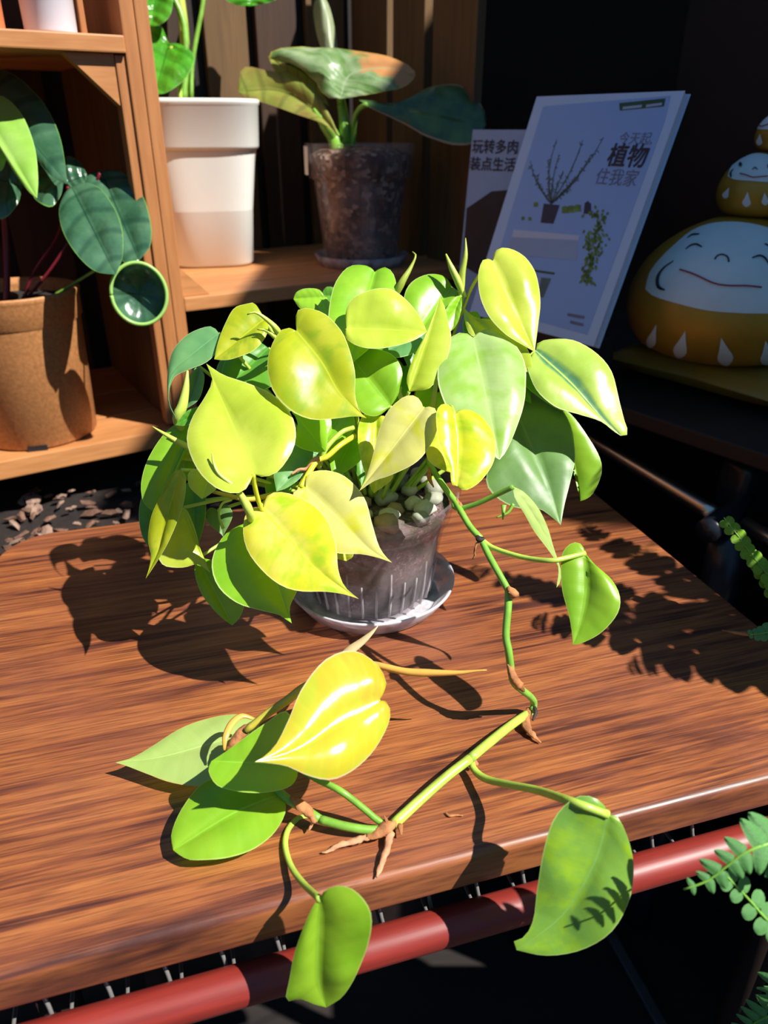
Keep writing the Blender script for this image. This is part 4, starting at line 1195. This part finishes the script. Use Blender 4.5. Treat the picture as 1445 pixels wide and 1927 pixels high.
# two pots on the top-left board
for nm, c, r0_, r1_, mt, lb in (('terracotta_pot', (-0.356, 0.772, .3862), .021, .0235, 'terracotta', 'orange terracotta pot standing at the left end of the top board'),
                                ('white_pot', (-0.302, 0.797, .3862), .0215, .0235, 'white_plastic', 'small white plastic pot on the top board beside the terracotta pot')):
    t_ = thing(nm, lb, 'flower pot', c)
    V, Fc = lathe([(.001, 0), (r0_, 0), (r0_ + .001, .002), (r1_, .075), (r1_ + .0015, .076), (r1_ + .002, .095), (r1_, .095), (r1_ - .003, .07)], Vector(c), 40)
    mesh('body', V, Fc, M[mt], t_)
    V, Fc = lathe([(.001, .08), (r1_ - .001, .08)], Vector(c), 32)
    mesh('soil', V, Fc, M['bed'], t_)

# ------------------------------------------------------------------ side shelf with magazines, cushion and roly-poly dolls
CX = Vector((0.59, -0.807, 0)); CN = Vector((0.807, 0.59, 0))
s0 = Vector((0.222, 0.700, 0.055))
side_t = thing('side_shelf', 'very dark wooden side shelf carrying the magazines and the yellow cushion', 'shelf', (0.30, .8, -.6))
V, Fc = box(s0 - CX * 0.26, CX * 0.62, CN * 0.42, (0, 0, .015), .002)
mesh('top_board', V, Fc, M['darkwood'], side_t, False)
V, Fc = box(s0 - CX * 0.26 + CN * .40 + Vector((0, 0, -.655)), CX * 0.62, CN * 0.02, (0, 0, 1.25), .002)
mesh('back_board', V, Fc, M['darkwood'], side_t, False)
V, Fc = box(s0 + CX * 0.345 + Vector((0, 0, -.655)), CX * 0.015, CN * 0.40, (0, 0, .654), .002)
mesh('side_panel', V, Fc, M['darkwood'], side_t, False)
V, Fc = box(s0 - CX * 0.26 + CN * .12 + Vector((0, 0, -.655)), CX * 0.02, CN * 0.28, (0, 0, .654), .002)
mesh('side_panel', V, Fc, M['darkwood'], side_t, False)


def magazine(name, label, BLc, yaw, lean, w, h, th, coverm):
    wv = Vector((math.cos(yaw), math.sin(yaw), 0)); nn = Vector((math.sin(yaw), -math.cos(yaw), 0))
    up = Vector((0, 0, 1)) * math.cos(lean) - nn * math.sin(lean)
    fn = up.cross(wv).normalized()
    if fn.dot(nn) < 0: fn = -fn
    BLc = Vector(BLc)
    t_ = thing(name, label, 'magazine', tuple(BLc))
    V, Fc = box(BLc, wv * w, up * h, -fn * 0.0008)
    mesh('cover', V, Fc, M[coverm], t_, False)
    V, Fc = box(BLc - fn * 0.001 + wv * .001 + up * .001, wv * (w - .002), up * (h - .002), -fn * th)
    mesh('pages', V, Fc, M['pages'], t_, False)
    V, Fc = box(BLc - fn * (th + 0.0012), wv * (w + .0015), up * h, -fn * 0.0008)
    mesh('back_cover', V, Fc, M[coverm], t_, False)
    return t_, BLc, wv, up, fn


def pl_hit(px, py, o, n, off):
    v = P(px, py, 1.0) - Vector((0, 0, CAMH))
    oo = o + n * off
    t = n.dot(oo - Vector((0, 0, CAMH))) / n.dot(v)
    return Vector((0, 0, CAMH)) + v * t


def patch(t_, pts, o, n, mat, nm, off=.0004):
    V = [pl_hit(x, y, o, n, off) for x, y in pts]
    return mesh(nm, V, [tuple(range(len(V)))], M[mat], t_, False)


def textmesh(t_, s, px, py, o, wv, up, n, size, mat, off=.0006, bold=0.0, xs=1.0):
    cu = bpy.data.curves.new('print', 'FONT')
    cu.body = s
    cu.size = size
    cu.align_x = 'CENTER'; cu.align_y = 'CENTER'
    to = bpy.data.objects.new('print', cu)
    COL.objects.link(to)
    bpy.context.view_layer.update()
    me = bpy.data.meshes.new_from_object(to.evaluated_get(bpy.context.evaluated_depsgraph_get()))
    bpy.data.objects.remove(to)
    c = pl_hit(px, py, o, n, off)
    off_ = Vector(rootof(t_).location)
    base = [tuple(v.co) for v in me.vertices]
    polys = [tuple(p.vertices) for p in me.polygons]
    V, Fc = [], []
    for k, (dx, dy) in enumerate(((0, 0), (1, 0), (-1, 0), (0, 1), (0, -1)) if bold else ((0, 0),)):
        n0 = len(V)
        V += [tuple(c + wv * (x + dx * bold) * xs + up * (y + dy * bold) + n * (k * .00002) - off_) for x, y, z in base]
        Fc += [tuple(i + n0 for i in p) for p in polys]
    me = bpy.data.meshes.new('lettering')
    me.from_pydata(V, [], Fc)
    me.materials.append(M[mat])
    ob = bpy.data.objects.new('lettering', me)
    COL.objects.link(ob)
    ob.parent = t_
    return ob


t_, o, wv, up, fn = magazine('magazine', 'magazine with a pale blue cover showing potted plants, leaning upright by the cushion', (0.0972, 0.8525, 0.1235), -0.9373, 0.3555, 0.1782, 0.2316, 0.006, 'paper')
patch(t_, [(1022, 200), (1262, 180), (1250, 230), (1105, 630), (905, 575), (940, 470), (985, 320)], o, fn, 'paper_photo', 'cover_photo', .0002)
patch(t_, [(966, 432), (1090, 443), (1088, 452), (963, 446)], o, fn, 'print_shelf', 'printed_shelf', .0004)
patch(t_, [(963, 446), (1088, 452), (1085, 490), (950, 478)], o, fn, 'print_wall', 'printed_shelf_front', .0004)
patch(t_, [(1023, 383), (1053, 386), (1041, 421), (1017, 419)], o, fn, 'print_navy', 'printed_pot', .0005)
patch(t_, [(1165, 194), (1252, 185), (1249, 200), (1166, 208)], o, fn, 'print_green', 'title_bar', .0005)
patch(t_, [(1003, 507), (1044, 513), (1043, 517), (1002, 511)], o, fn, 'print_green', 'caption', .0005)
patch(t_, [(1018, 522), (1037, 524), (1022, 560), (1012, 558)], o, fn, 'print_twig', 'printed_figure', .0005)
for (x, y, s_) in ((1063, 395, 6), (1075, 394, 6), (1087, 392, 6), (997, 412, 3), (984, 411, 3), (1008, 385, 4)):
    patch(t_, [(x - s_, y + s_), (x - s_, y - s_), (x, y - s_ * 1.3), (x + s_, y - s_), (x + s_, y + s_)], o, fn, 'print_leaf', 'printed_plant', .0005)
patch(t_, [(1098, 402), (1100, 382), (1106, 378), (1112, 384), (1112, 403)], o, fn, 'print_navy', 'printed_plant', .0005)
rg = random.Random(3)


def ribbon(pts, w, mat, nm, off=.0005):
    V = []
    for i, (x, y) in enumerate(pts):
        a = pts[max(0, i - 1)]; b = pts[min(len(pts) - 1, i + 1)]
        dx, dy = b[0] - a[0], b[1] - a[1]
        l = math.hypot(dx, dy)
        ww = w[i] if hasattr(w, '__len__') else w
        V += [pl_hit(x - dy / l * ww, y + dx / l * ww, o, fn, off), pl_hit(x + dy / l * ww, y - dx / l * ww, o, fn, off)]
    return V, [(2 * i, 2 * i + 1, 2 * i + 3, 2 * i + 2) for i in range(len(pts) - 1)]


parts = []
for tipx, tipy, bend in ((998, 302, -8), (1010, 330, -6), (1048, 262, -10), (1052, 290, -4), (1096, 264, 6), (1112, 290, 8), (1090, 330, 4), (1135, 258, 10), (1060, 320, 0), (1075, 345, 3), (1035, 330, -3)):
    pts = [(1037 + (tipx - 1037) * t + bend * math.sin(t * 3.1), 383 + (tipy - 383) * t) for t in (0, .25, .5, .75, 1)]
    parts.append(ribbon(pts, [1.6, 1.2, 1.0, .8, .5], 'print_twig', ''))
    for k in range(16):
        t = rg.uniform(.15, 1)
        x = 1037 + (tipx - 1037) * t + bend * math.sin(t * 3.1); y = 383 + (tipy - 383) * t
        a = rg.uniform(0, 6.28); r = rg.uniform(3, 8)
        parts.append(ribbon([(x, y), (x + math.cos(a) * r * .5, y + math.sin(a) * r * .5), (x + math.cos(a) * r, y + math.sin(a) * r)], [.6, 1.1, .3], '', ''))
V, Fc = join(*parts)
tag(mesh('printed_branches', V, Fc, M['print_twig'], t_, False), kind='stuff')
parts = []
for k in range(150):
    t = rg.random()
    x = 1128 - 22 * t + rg.gauss(0, 13 * (1 - t * .6)); y = 392 + 135 * t + rg.gauss(0, 5)
    a = rg.uniform(0.6, 2.4); r = rg.uniform(5, 12)
    parts.append(ribbon([(x, y), (x + math.cos(a) * r * .5, y + math.sin(a) * r * .5), (x + math.cos(a) * r, y + math.sin(a) * r)], [1.0, 2.6, .4], '', '', .0006))
V, Fc = join(*parts)
tag(mesh('printed_trailing_plant', V, Fc, M['print_leaf'], t_, False), kind='stuff')
textmesh(t_, '今天起,', 1196, 262, o, wv, up, fn, .0120, 'print_greytext')
textmesh(t_, '植物', 1180, 296, o, wv, up, fn, .0225, 'print_text', bold=.00045)
textmesh(t_, '住我家', 1159, 336, o, wv, up, fn, .0165, 'print_greytext')
for (x0, y0, x1, y1) in ((1068, 589, 1100, 595), (1073, 603, 1098, 609), (1172, 201, 1208, 197), (1216, 197, 1246, 193)):
    patch(t_, [(x0, y0), (x1, y1), (x1 - 1, y1 + 5), (x0 - 1, y0 + 5)], o, fn, 'print_greytext' if y0 > 300 else 'print_wall', 'small_print', .0007)
# the one behind
t2, o2, wv2, up2, fn2 = magazine('magazine', 'darker magazine standing behind the pale blue one, by the shelf unit', (0.086, 0.925, 0.0705), -0.66, 0.10, 0.175, 0.240, 0.004, 'print_wall')
o, fn = o2, fn2
patch(t2, [(878, 392), (925, 360), (985, 355), (985, 480), (905, 520), (870, 500)], o2, fn2, 'print_black', 'cover_photo', .0004)
textmesh(t2, '玩转多肉', 931, 278, o2, wv2, up2, fn2, .0150, 'print_text', bold=.00025)
textmesh(t2, '装点生活', 926, 311, o2, wv2, up2, fn2, .0150, 'print_text', bold=.00025)
# bookend that holds the front magazine
bo = Vector((0.0972, 0.8525, 0.0702))
wvm = Vector((math.cos(-0.9373), math.sin(-0.9373), 0)); nnm = Vector((math.sin(-0.9373), -math.cos(-0.9373), 0))
be = thing('book_rest', 'black wedge-shaped rest hidden behind and under the pale blue magazine', 'book rest', tuple(bo))
V, Fc = box(bo + wvm * .012 - nnm * .004, wvm * .150, -nnm * .052, (0, 0, .0525), .002)
mesh('base', V, Fc, M['black_plastic'], be, False)
V, Fc = box(bo + wvm * .03 - nnm * .045 + Vector((0, 0, .05)), wvm * .12, -nnm * .006, (0, 0, .075), .001)
mesh('support', V, Fc, M['black_plastic'], be, False)

# cushion
cl = Vector((0.240, 0.802, 0)); cr = Vector((0.362, 0.640, 0))
cu_ = (cr - cl).normalized(); cw = Vector((-cu_.y, cu_.x, 0)); 
if cw.x < 0: cw = -cw
L_ = (cr - cl).length
V, Fc, NN = [], [], 22
for sgn in (1, -1):
    for j in range(NN):
        for i in range(NN):
            a = -1 + 2 * i / (NN - 1); b = -1 + 2 * j / (NN - 1)
            pin = 1 - 0.10 * (1 - abs(a)) * abs(b) ** 3 * 1.0
            pin2 = 1 - 0.10 * (1 - abs(b)) * abs(a) ** 3
            prof_ = max(0, (1 - a ** 4) * (1 - b ** 4)) ** 0.45
            dent = 0.0065 * math.exp(-((a - .05) ** 2 + (b - .02) ** 2) * 2.2) if sgn > 0 else 0
            h = (0.0185 if sgn > 0 else -0.0170) * prof_ - dent
            wr_ = .0012 * mnoise.noise((a * 5, b * 5, sgn)) * prof_
            p = cl.lerp(cr, .5) + cw * L_ * .5 + cu_ * a * pin2 * L_ * .5 + cw * b * pin * L_ * .5
            V.append((p.x, p.y, .0875 + h + wr_))
for s_ in (0, 1):
    for j in range(NN - 1):
        for i in range(NN - 1):
            a = s_ * NN * NN + j * NN + i
            q = (a, a + 1, a + NN + 1, a + NN)
            Fc.append(q if s_ == 0 else q[::-1])
tag(mesh('cushion', V, Fc, M['cushion'], None, True, origin=(.38, .78, .0715)), 'shiny mustard-yellow square cushion under the large doll', 'cushion')


def doll(name, label, C, R, Hh, pxc, face, strokes, drops, eyes=()):
    C = Vector(C)
    t_ = thing(name, label, 'doll', tuple(C))
    prof = [(0.001, 0.0), (.45, .004), (.62, .02), (.80, .075), (.92, .17), (.985, .28), (1.0, .37), (.985, .47), (.93, .58), (.84, .69), (.71, .79), (.55, .875), (.38, .94), (.2, .985), (0.001, 1.0)]
    pp = [tuple(q) for q in catmull([(r * R, z * Hh) for r, z in prof], 40)]
    pp = [(max(r, .0001), z) for r, z in pp]
    V, Fc = lathe(pp, C, 56)
    mesh('body', V, Fc, M['gold'], t_)
    zs = np.array([z for r, z in pp]); rs = np.array([r for r, z in pp])

    def hit(px, py, off=.0006):
        v = (P(px, py, 1.0) - Vector((0, 0, CAMH)))
        v.normalize()
        o_ = Vector((0, 0, CAMH))
        base = (C - o_).dot(v) - 1.6 * R
        prev = None
        for k in range(260):
            t = base + k * 3.2 * R / 260
            p = o_ + v * t - C
            inside = 0 <= p.z <= Hh and math.hypot(p.x, p.y) < np.interp(p.z, zs, rs)
            if inside:
                lo, hi = t - 3.2 * R / 260, t
                for _ in range(14):
                    md = (lo + hi) / 2
                    pm = o_ + v * md - C
                    if 0 <= pm.z <= Hh and math.hypot(pm.x, pm.y) < np.interp(pm.z, zs, rs): hi = md
                    else: lo = md
                p = o_ + v * hi - C
                rr = max(1e-6, math.hypot(p.x, p.y))
                sl = (np.interp(p.z + .002, zs, rs) - np.interp(p.z - .002, zs, rs)) / .004
                nrm_ = Vector((p.x / rr, p.y / rr, -sl)).normalized()
                return C + p + nrm_ * off
        return None

    def region(poly, mat, nm, off, smooth_n=48):
        q = catmull(poly + [poly[0]], smooth_n + 1)[:-1]
        c = np.mean(q, axis=0)
        rings = 12
        V = []; idx = []
        for i in range(rings + 1):
            row = []
            for a in q:
                p = c + (a - c) * (i / rings)
                hh = hit(p[0], p[1], off)
                k = 1.0
                while hh is None and k > .5:
                    k -= .02
                    p2 = c + (a - c) * (i / rings) * k
                    hh = hit(p2[0], p2[1], off)
                row.append(hh if hh else C)
            V += row
        n_ = len(q)
        Fc = [(i * n_ + j, i * n_ + (j + 1) % n_, (i + 1) * n_ + (j + 1) % n_, (i + 1) * n_ + j) for i in range(rings) for j in range(n_)]
        return mesh(nm, V, Fc, M[mat], t_)
    f_ = region(face, 'facewhite', 'face', .0006)
    for nm, pts, w, mt in strokes:
        q = catmull(pts, 14)
        hp = [hit(a[0], a[1], .0012) for a in q]
        hp = [h for h in hp if h is not None]
        if len(hp) < 3: continue
        V, Fc = tube(hp, w, 6, len(hp), flat=.6)
        o_ = mesh(nm, V, Fc, M[mt], f_)
    for (x, y, r, ) in eyes:
        q = [(x + r * math.cos(a) * .8, y + r * math.sin(a)) for a in np.linspace(0, 6.28, 9)[:-1]]
        qq = region(q, 'ink', 'eye', .0016, 16)
        qq.parent = f_
    for (x0, y0, x1, y1, w) in drops:
        dx, dy = x1 - x0, y1 - y0
        l = math.hypot(dx, dy); nx, ny = -dy / l, dx / l
        pl_ = [(x0, y0), (x0 + dx * .4 + nx * w * .55, y0 + dy * .4 + ny * w * .55), (x0 + dx * .75 + nx * w, y0 + dy * .75 + ny * w), (x1, y1), (x0 + dx * .75 - nx * w, y0 + dy * .75 - ny * w), (x0 + dx * .4 - nx * w * .55, y0 + dy * .4 - ny * w * .55)]
        region(pl_, 'facewhite', 'painted_drop', .0007, 18)
    return t_


doll('roly_poly_doll', 'largest gold and white round doll, sitting on the yellow cushion', (.349, .772, .1000), .0960, .1355, None,
     [(1215, 545), (1222, 515), (1240, 490), (1268, 462), (1310, 430), (1365, 418), (1430, 425), (1480, 448), (1510, 500), (1512, 560), (1490, 588), (1440, 590), (1390, 589), (1330, 584), (1270, 570), (1230, 557)],
     [('mouth', [(1280, 508), (1305, 516), (1345, 534), (1375, 538), (1405, 538), (1432, 541)], .0011, 'mouthred'),
      ('cheek_curl', [(1268, 492), (1250, 505), (1239, 522), (1240, 540), (1252, 546)], [.0008, .0016, .0028, .0024, .0008], 'ink'),
      ('nose', [(1345, 489), (1350, 482), (1360, 480), (1369, 485), (1371, 494)], .0008, 'ink'),
      ('eye', [(1291, 470), (1300, 463), (1311, 461), (1321, 466)], [.0006, .0011, .0011, .0006], 'ink'),
      ('eye', [(1415, 486), (1428, 482), (1438, 486), (1446, 498)], [.0008, .0013, .0013, .0008], 'ink'),
      ('brow', [(1294, 449), (1303, 443), (1316, 442)], [.0006, .0012, .0008], 'ink'),
      ('brow', [(1438, 460), (1450, 466), (1460, 476)], [.0008, .0014, .0008], 'ink')],
     [(1236, 610, 1222, 655, 9), (1290, 622, 1276, 674, 13), (1357, 635, 1368, 688, 15), (1440, 640, 1446, 690, 14)])
doll('roly_poly_doll', 'middle-sized gold and white round doll balanced between the large and the small one', (.359, .778, .2350), .0345, .0560, None,
     [(1370, 332), (1376, 315), (1390, 300), (1412, 291), (1435, 290), (1458, 298), (1472, 318), (1475, 338), (1450, 343), (1415, 341), (1382, 338)],
     [('mouth', [(1393, 327), (1405, 330), (1416, 334), (1430, 333), (1444, 332)], .0007, 'mouthred'),
      ('cheek_curl', [(1381, 319), (1376, 326), (1377, 334)], [.0004, .0012, .0006], 'ink'),
      ('nose', [(1416, 320), (1420, 316), (1425, 320)], .0005, 'ink')],
     [(1373, 353, 1363, 373, 6), (1407, 361, 1404, 389, 8), (1438, 362, 1440, 386, 7)], [(1394, 311, 4), (1446, 314, 4)])
doll('roly_poly_doll', 'smallest gold and white round doll on top of the stack', (.372, .780, .2915), .0215, .0345, None,
     [(1405, 240), (1408, 228), (1417, 216), (1430, 210), (1448, 208), (1466, 214), (1474, 228), (1474, 242), (1450, 244), (1420, 243)],
     [('mouth', [(1426, 233), (1433, 238), (1442, 236), (1452, 232)], .0006, 'mouthred'),
      ('cheek_curl', [(1414, 231), (1410, 236), (1411, 240)], [.0003, .0008, .0004], 'ink')],
     [(1412, 250, 1407, 267, 5), (1431, 252, 1429, 273, 6)], [(1423, 226, 3.5)])

# ------------------------------------------------------------------ chair frame in the dark at the right
ch = thing('chair_frame', 'black and chrome tubular chair frame in the dark right of the table', 'chair', (0.36, 0.62, -0.60))
a3, b3 = G(1104, 822, 0.0), G(1345, 968, 0.0)
dd = (b3 - a3).normalized()
V, Fc = tube([a3 + Vector((0, .02, -.03)) - dd * .012, a3 - dd * .010 + Vector((0, .004, -.004)), a3 + dd * .008, a3.lerp(b3, .5), b3], [.0070, .0070, .0076, .0076, .0074], 14, 24)
mesh('arm_tube', V, Fc, M['chrome'], ch)
c3, e3 = G(1400, 985, 0.0), G(1560, 1075, 0.0)
V, Fc = tube([c3, e3], .0064, 14)
mesh('arm_tube', V, Fc, M['chrome'], ch)
V, Fc = tube([G(1330, 1000, 0.0), G(1352, 985, .0), G(1378, 965, .004), G(1410, 935, .010)], [.011, .012, .010, .006], 12, 14)
mesh('joint', V, Fc, M['black_plastic'], ch)
g = G(1395, 960, 0.0)
V, Fc = box(g + Vector((-.004, .0, -.01)), (.062, .016, 0), (-.01, .035, 0), (0, 0, .052), .008)
mesh('joint_block', V, Fc, M['black_plastic'], ch, True)
V, Fc = tube([G(1372, 1010, -.01), G(1378, 1010, -.02) + Vector((0, 0, -.1)), G(1378, 1010, -.02) + Vector((.01, .02, -.578))], .017, 14, 8)
mesh('leg', V, Fc, M['black_plastic'], ch)
V, Fc = tube([a3 + Vector((0, .02, -.03)) - dd * .012, a3 + Vector((.02, .06, -.598))], .007, 12)
mesh('leg', V, Fc, M['black_plastic'], ch)

# ------------------------------------------------------------------ ferns at the right
FB = Vector((0.46, 0.30, -0.10))
st = thing('shade_stand', 'unseen dark stand under the fern, added to keep sun off the floor', 'sun blocker', (FB.x, FB.y, -.6))  # stand added out of view to block sun from the floor
V, Fc = box((FB.x - .12, FB.y - .22, -.125), (.36, 0, 0), (0, .30, 0), (0, 0, .02), .002)
mesh('top', V, Fc, M['darkwood'], st, False)
for i, (x, y) in enumerate(((-.11, -.21), (.22, -.21), (-.11, .06), (.22, .06))):
    V, Fc = box((FB.x + x, FB.y + y, -.6), (.018, 0, 0), (0, .018, 0), (0, 0, .475), .001)
    mesh('leg', V, Fc, M['darkwood'], st, False)
fern = thing('potted_fern', 'green sword fern whose toothed fronds reach into the lower right corner', 'potted plant', (FB.x, FB.y, -.105))
fp = Vector((FB.x, FB.y, -.105))
mesh('pot', *lathe([(.001, 0), (.045, 0), (.062, .085), (.066, .086), (.066, .1), (.062, .1), (.058, .08), (.044, .003)], fp, 40), M['brown_plastic'], fern)
mesh('soil', *lathe([(.001, .088), (.060, .086)], fp, 32), M['bed'], fern)


def pinna_mesh(mat, curl=0.15, pr=((0, .10), (.06, .30), (.25, .31), (.5, .27), (.75, .19), (.92, .10), (1, 0.0))):
    V, Fc, uv = [], [], []
    for i, (u, w) in enumerate(pr):
        for j, s in enumerate((-1, -.5, 0, .5, 1)):
            V.append((u, w * s + .06 * u * u, -curl * u * u + (.05 if s == 0 else .0) - abs(s) * .03))
            uv.append((.5 + .5 * s, u))
    for i in range(len(pr) - 1):
        for j in range(4):
            a = i * 5 + j
            Fc.append((a, a + 1, a + 6, a + 5))
    me = bpy.data.meshes.new('pinna')
    me.from_pydata(V, [], Fc)
    me.polygons.foreach_set('use_smooth', [True] * len(me.polygons))
    ul = me.uv_layers.new(name='UVMap')
    for l in me.loops: ul.data[l.index].uv = uv[l.vertex_index]
    me.materials.append(M[mat])
    return me


PIN = pinna_mesh('fern')
RND = ((0, .12), (.08, .36), (.3, .46), (.55, .50), (.78, .42), (.93, .26), (1, .02))
PINR = pinna_mesh('fern', .1, RND)
PINY = pinna_mesh('fern_yellow', .1, RND)


def frond(parent, pts, lens, step, nrm, mat='fern', me=PIN, r=.0006, ang=70):
    root = rootof(parent)
    P3 = [Vector(q) for q in catmull([tuple(p) for p in pts], 60)]
    V, Fc = tube(pts, [r * 1.4, r * .6], 6)
    fr = mesh('frond', V, Fc, M['stem'], parent)
    acc = 0.0; k = 0
    tot = sum((P3[i + 1] - P3[i]).length for i in range(59))
    dist = 0.0; nxt = step * .5
    nrm = Vector(nrm).normalized()
    for i in range(59):
        seg = P3[i + 1] - P3[i]
        dist += seg.length
        while dist > nxt:
            t = nxt / tot
            tt = t * (len(lens) - 1); j = min(int(tt), len(lens) - 2)
            L = lens[j] + (lens[j + 1] - lens[j]) * (tt - j)
            a = seg.normalized()
            n2 = (nrm - a * nrm.dot(a)).normalized()
            for sgn in (1, -1):
                sd = a.cross(n2) * sgn
                rr = math.radians(ang + random.uniform(-8, 8))
                xd = (a * math.cos(rr) + sd * math.sin(rr)).normalized()
                zd = (n2 + sd * random.uniform(-.25, .25)).normalized()
                zd = (zd - xd * zd.dot(xd)).normalized()
                yd = zd.cross(xd)
                Lk = L * random.uniform(.88, 1.08)
                mt = Matrix((xd * Lk, yd * Lk, zd * Lk)).transposed().to_4x4()
                mt.translation = P3[i] - Vector(root.location)
                o = bpy.data.objects.new('pinna', me)
                COL.objects.link(o)
                o.parent = fr
                o.matrix_local = mt
            nxt += step * (0.55 + 0.45 * L / max(lens))
            k += 1
    return fr


cr_ = fp + Vector((0, 0, .09))
frond(fern, [P(1560, 1640, .30), P(1500, 1580, .292), P(1446, 1588, .288), P(1400, 1606, .287), P(1365, 1632, .288), P(1330, 1658, .289), P(1286, 1674, .29)], [.019, .020, .019, .014, .0085, .0075, .002], .0082, (0.1, -.75, .6))
frond(fern, [P(1500, 1790, .31), P(1470, 1748, .302), P(1444, 1732, .300), P(1410, 1694, .299), P(1380, 1662, .298), P(1358, 1640, .298)], [.0078, .0076, .0074, .0070, .006, .005], .0082, (0.1, -.75, .6), me=PINR)
V, Fc = tube([cr_, cr_ + Vector((-.012, -.006, .055)), cr_ + Vector((-.05, -.012, .062)), P(1600, 1690, .304), P(1560, 1640, .30)], .0009, 6); mesh('stalk', V, Fc, M['stem'], fern)
V, Fc = tube([cr_, cr_ + Vector((-.02, -.01, .035)), P(1580, 1840, .325), P(1500, 1790, .31)], .0009, 6); mesh('stalk', V, Fc, M['stem'], fern)
frond(fern, [P(1560, 1880, .37), P(1480, 1900, .37), P(1420, 1925, .38), P(1385, 1960, .39)], [.016, .014, .010, .004], .0065, (0, -.5, .8))
frond(fern, [P(1520, 1820, .36), P(1475, 1850, .36), P(1440, 1895, .37)], [.012, .010, .004], .0065, (0, -.5, .8))
V, Fc = tube([cr_, P(1600, 1850, .36), P(1560, 1880, .37)], .0009, 6); mesh('stalk', V, Fc, M['stem'], fern)
V, Fc = tube([cr_, P(1600, 1820, .36), P(1520, 1820, .36)], .0009, 6); mesh('stalk', V, Fc, M['stem'], fern)
# upright fronds off to the side; they shade the right edge of the table
for k in range(10):
    a = math.radians(50 + k * 14)
    rr = .10 + .05 * (k % 3)
    h = .20 + .045 * (k % 4)
    e = cr_ + Vector((math.cos(a) * rr, math.sin(a) * rr, h))
    m_ = cr_ + Vector((math.cos(a) * rr * .35, math.sin(a) * rr * .35, h * .75))
    frond(fern, [cr_, m_, e, e + Vector((math.cos(a) * .05, math.sin(a) * .05, -.03))], [.006, .022, .026, .006], .0105, (math.cos(a), math.sin(a), 1.0), ang=75)

# sprig by the chrome tube
sp = thing('leafy_sprig', 'yellow-green small-leaved sprig drooping over the black chair joint', 'plant sprig', tuple(P(1480, 1120, .50)))
frond(sp, [P(1490, 1130, .50), P(1440, 1076, .50), P(1415, 1045, .50), P(1388, 1008, .50), P(1362, 974, .505)], [.0075, .0075, .0075, .007, .006], .0066, (0, -.7, .6), me=PINY, ang=62)
frond(sp, [P(1490, 1150, .505), P(1450, 1105, .505), P(1425, 1062, .505), P(1400, 1020, .507)], [.008, .008, .007, .005], .0070, (0.2, -.7, .4), me=PINY, ang=50)
frond(sp, [P(1490, 1160, .47), P(1460, 1185, .47), P(1432, 1192, .47), P(1412, 1194, .47)], [.008, .007, .006, .003], .005, (0, -.7, .6), me=PINR)
V, Fc = tube([P(1470, 1196, .475), P(1412, 1194, .472), P(1380, 1190, .474), P(1358, 1186, .478)], [.0007, .0007, .0012, .0004], 6)
mesh('dry_tip', V, Fc, M['papery'], sp)

# tidy: helper attribute not needed any more
for o in LV:
    if 'b3' in o: del o['b3']
for o in bpy.data.objects:
    if 'b3' in o: del o['b3']
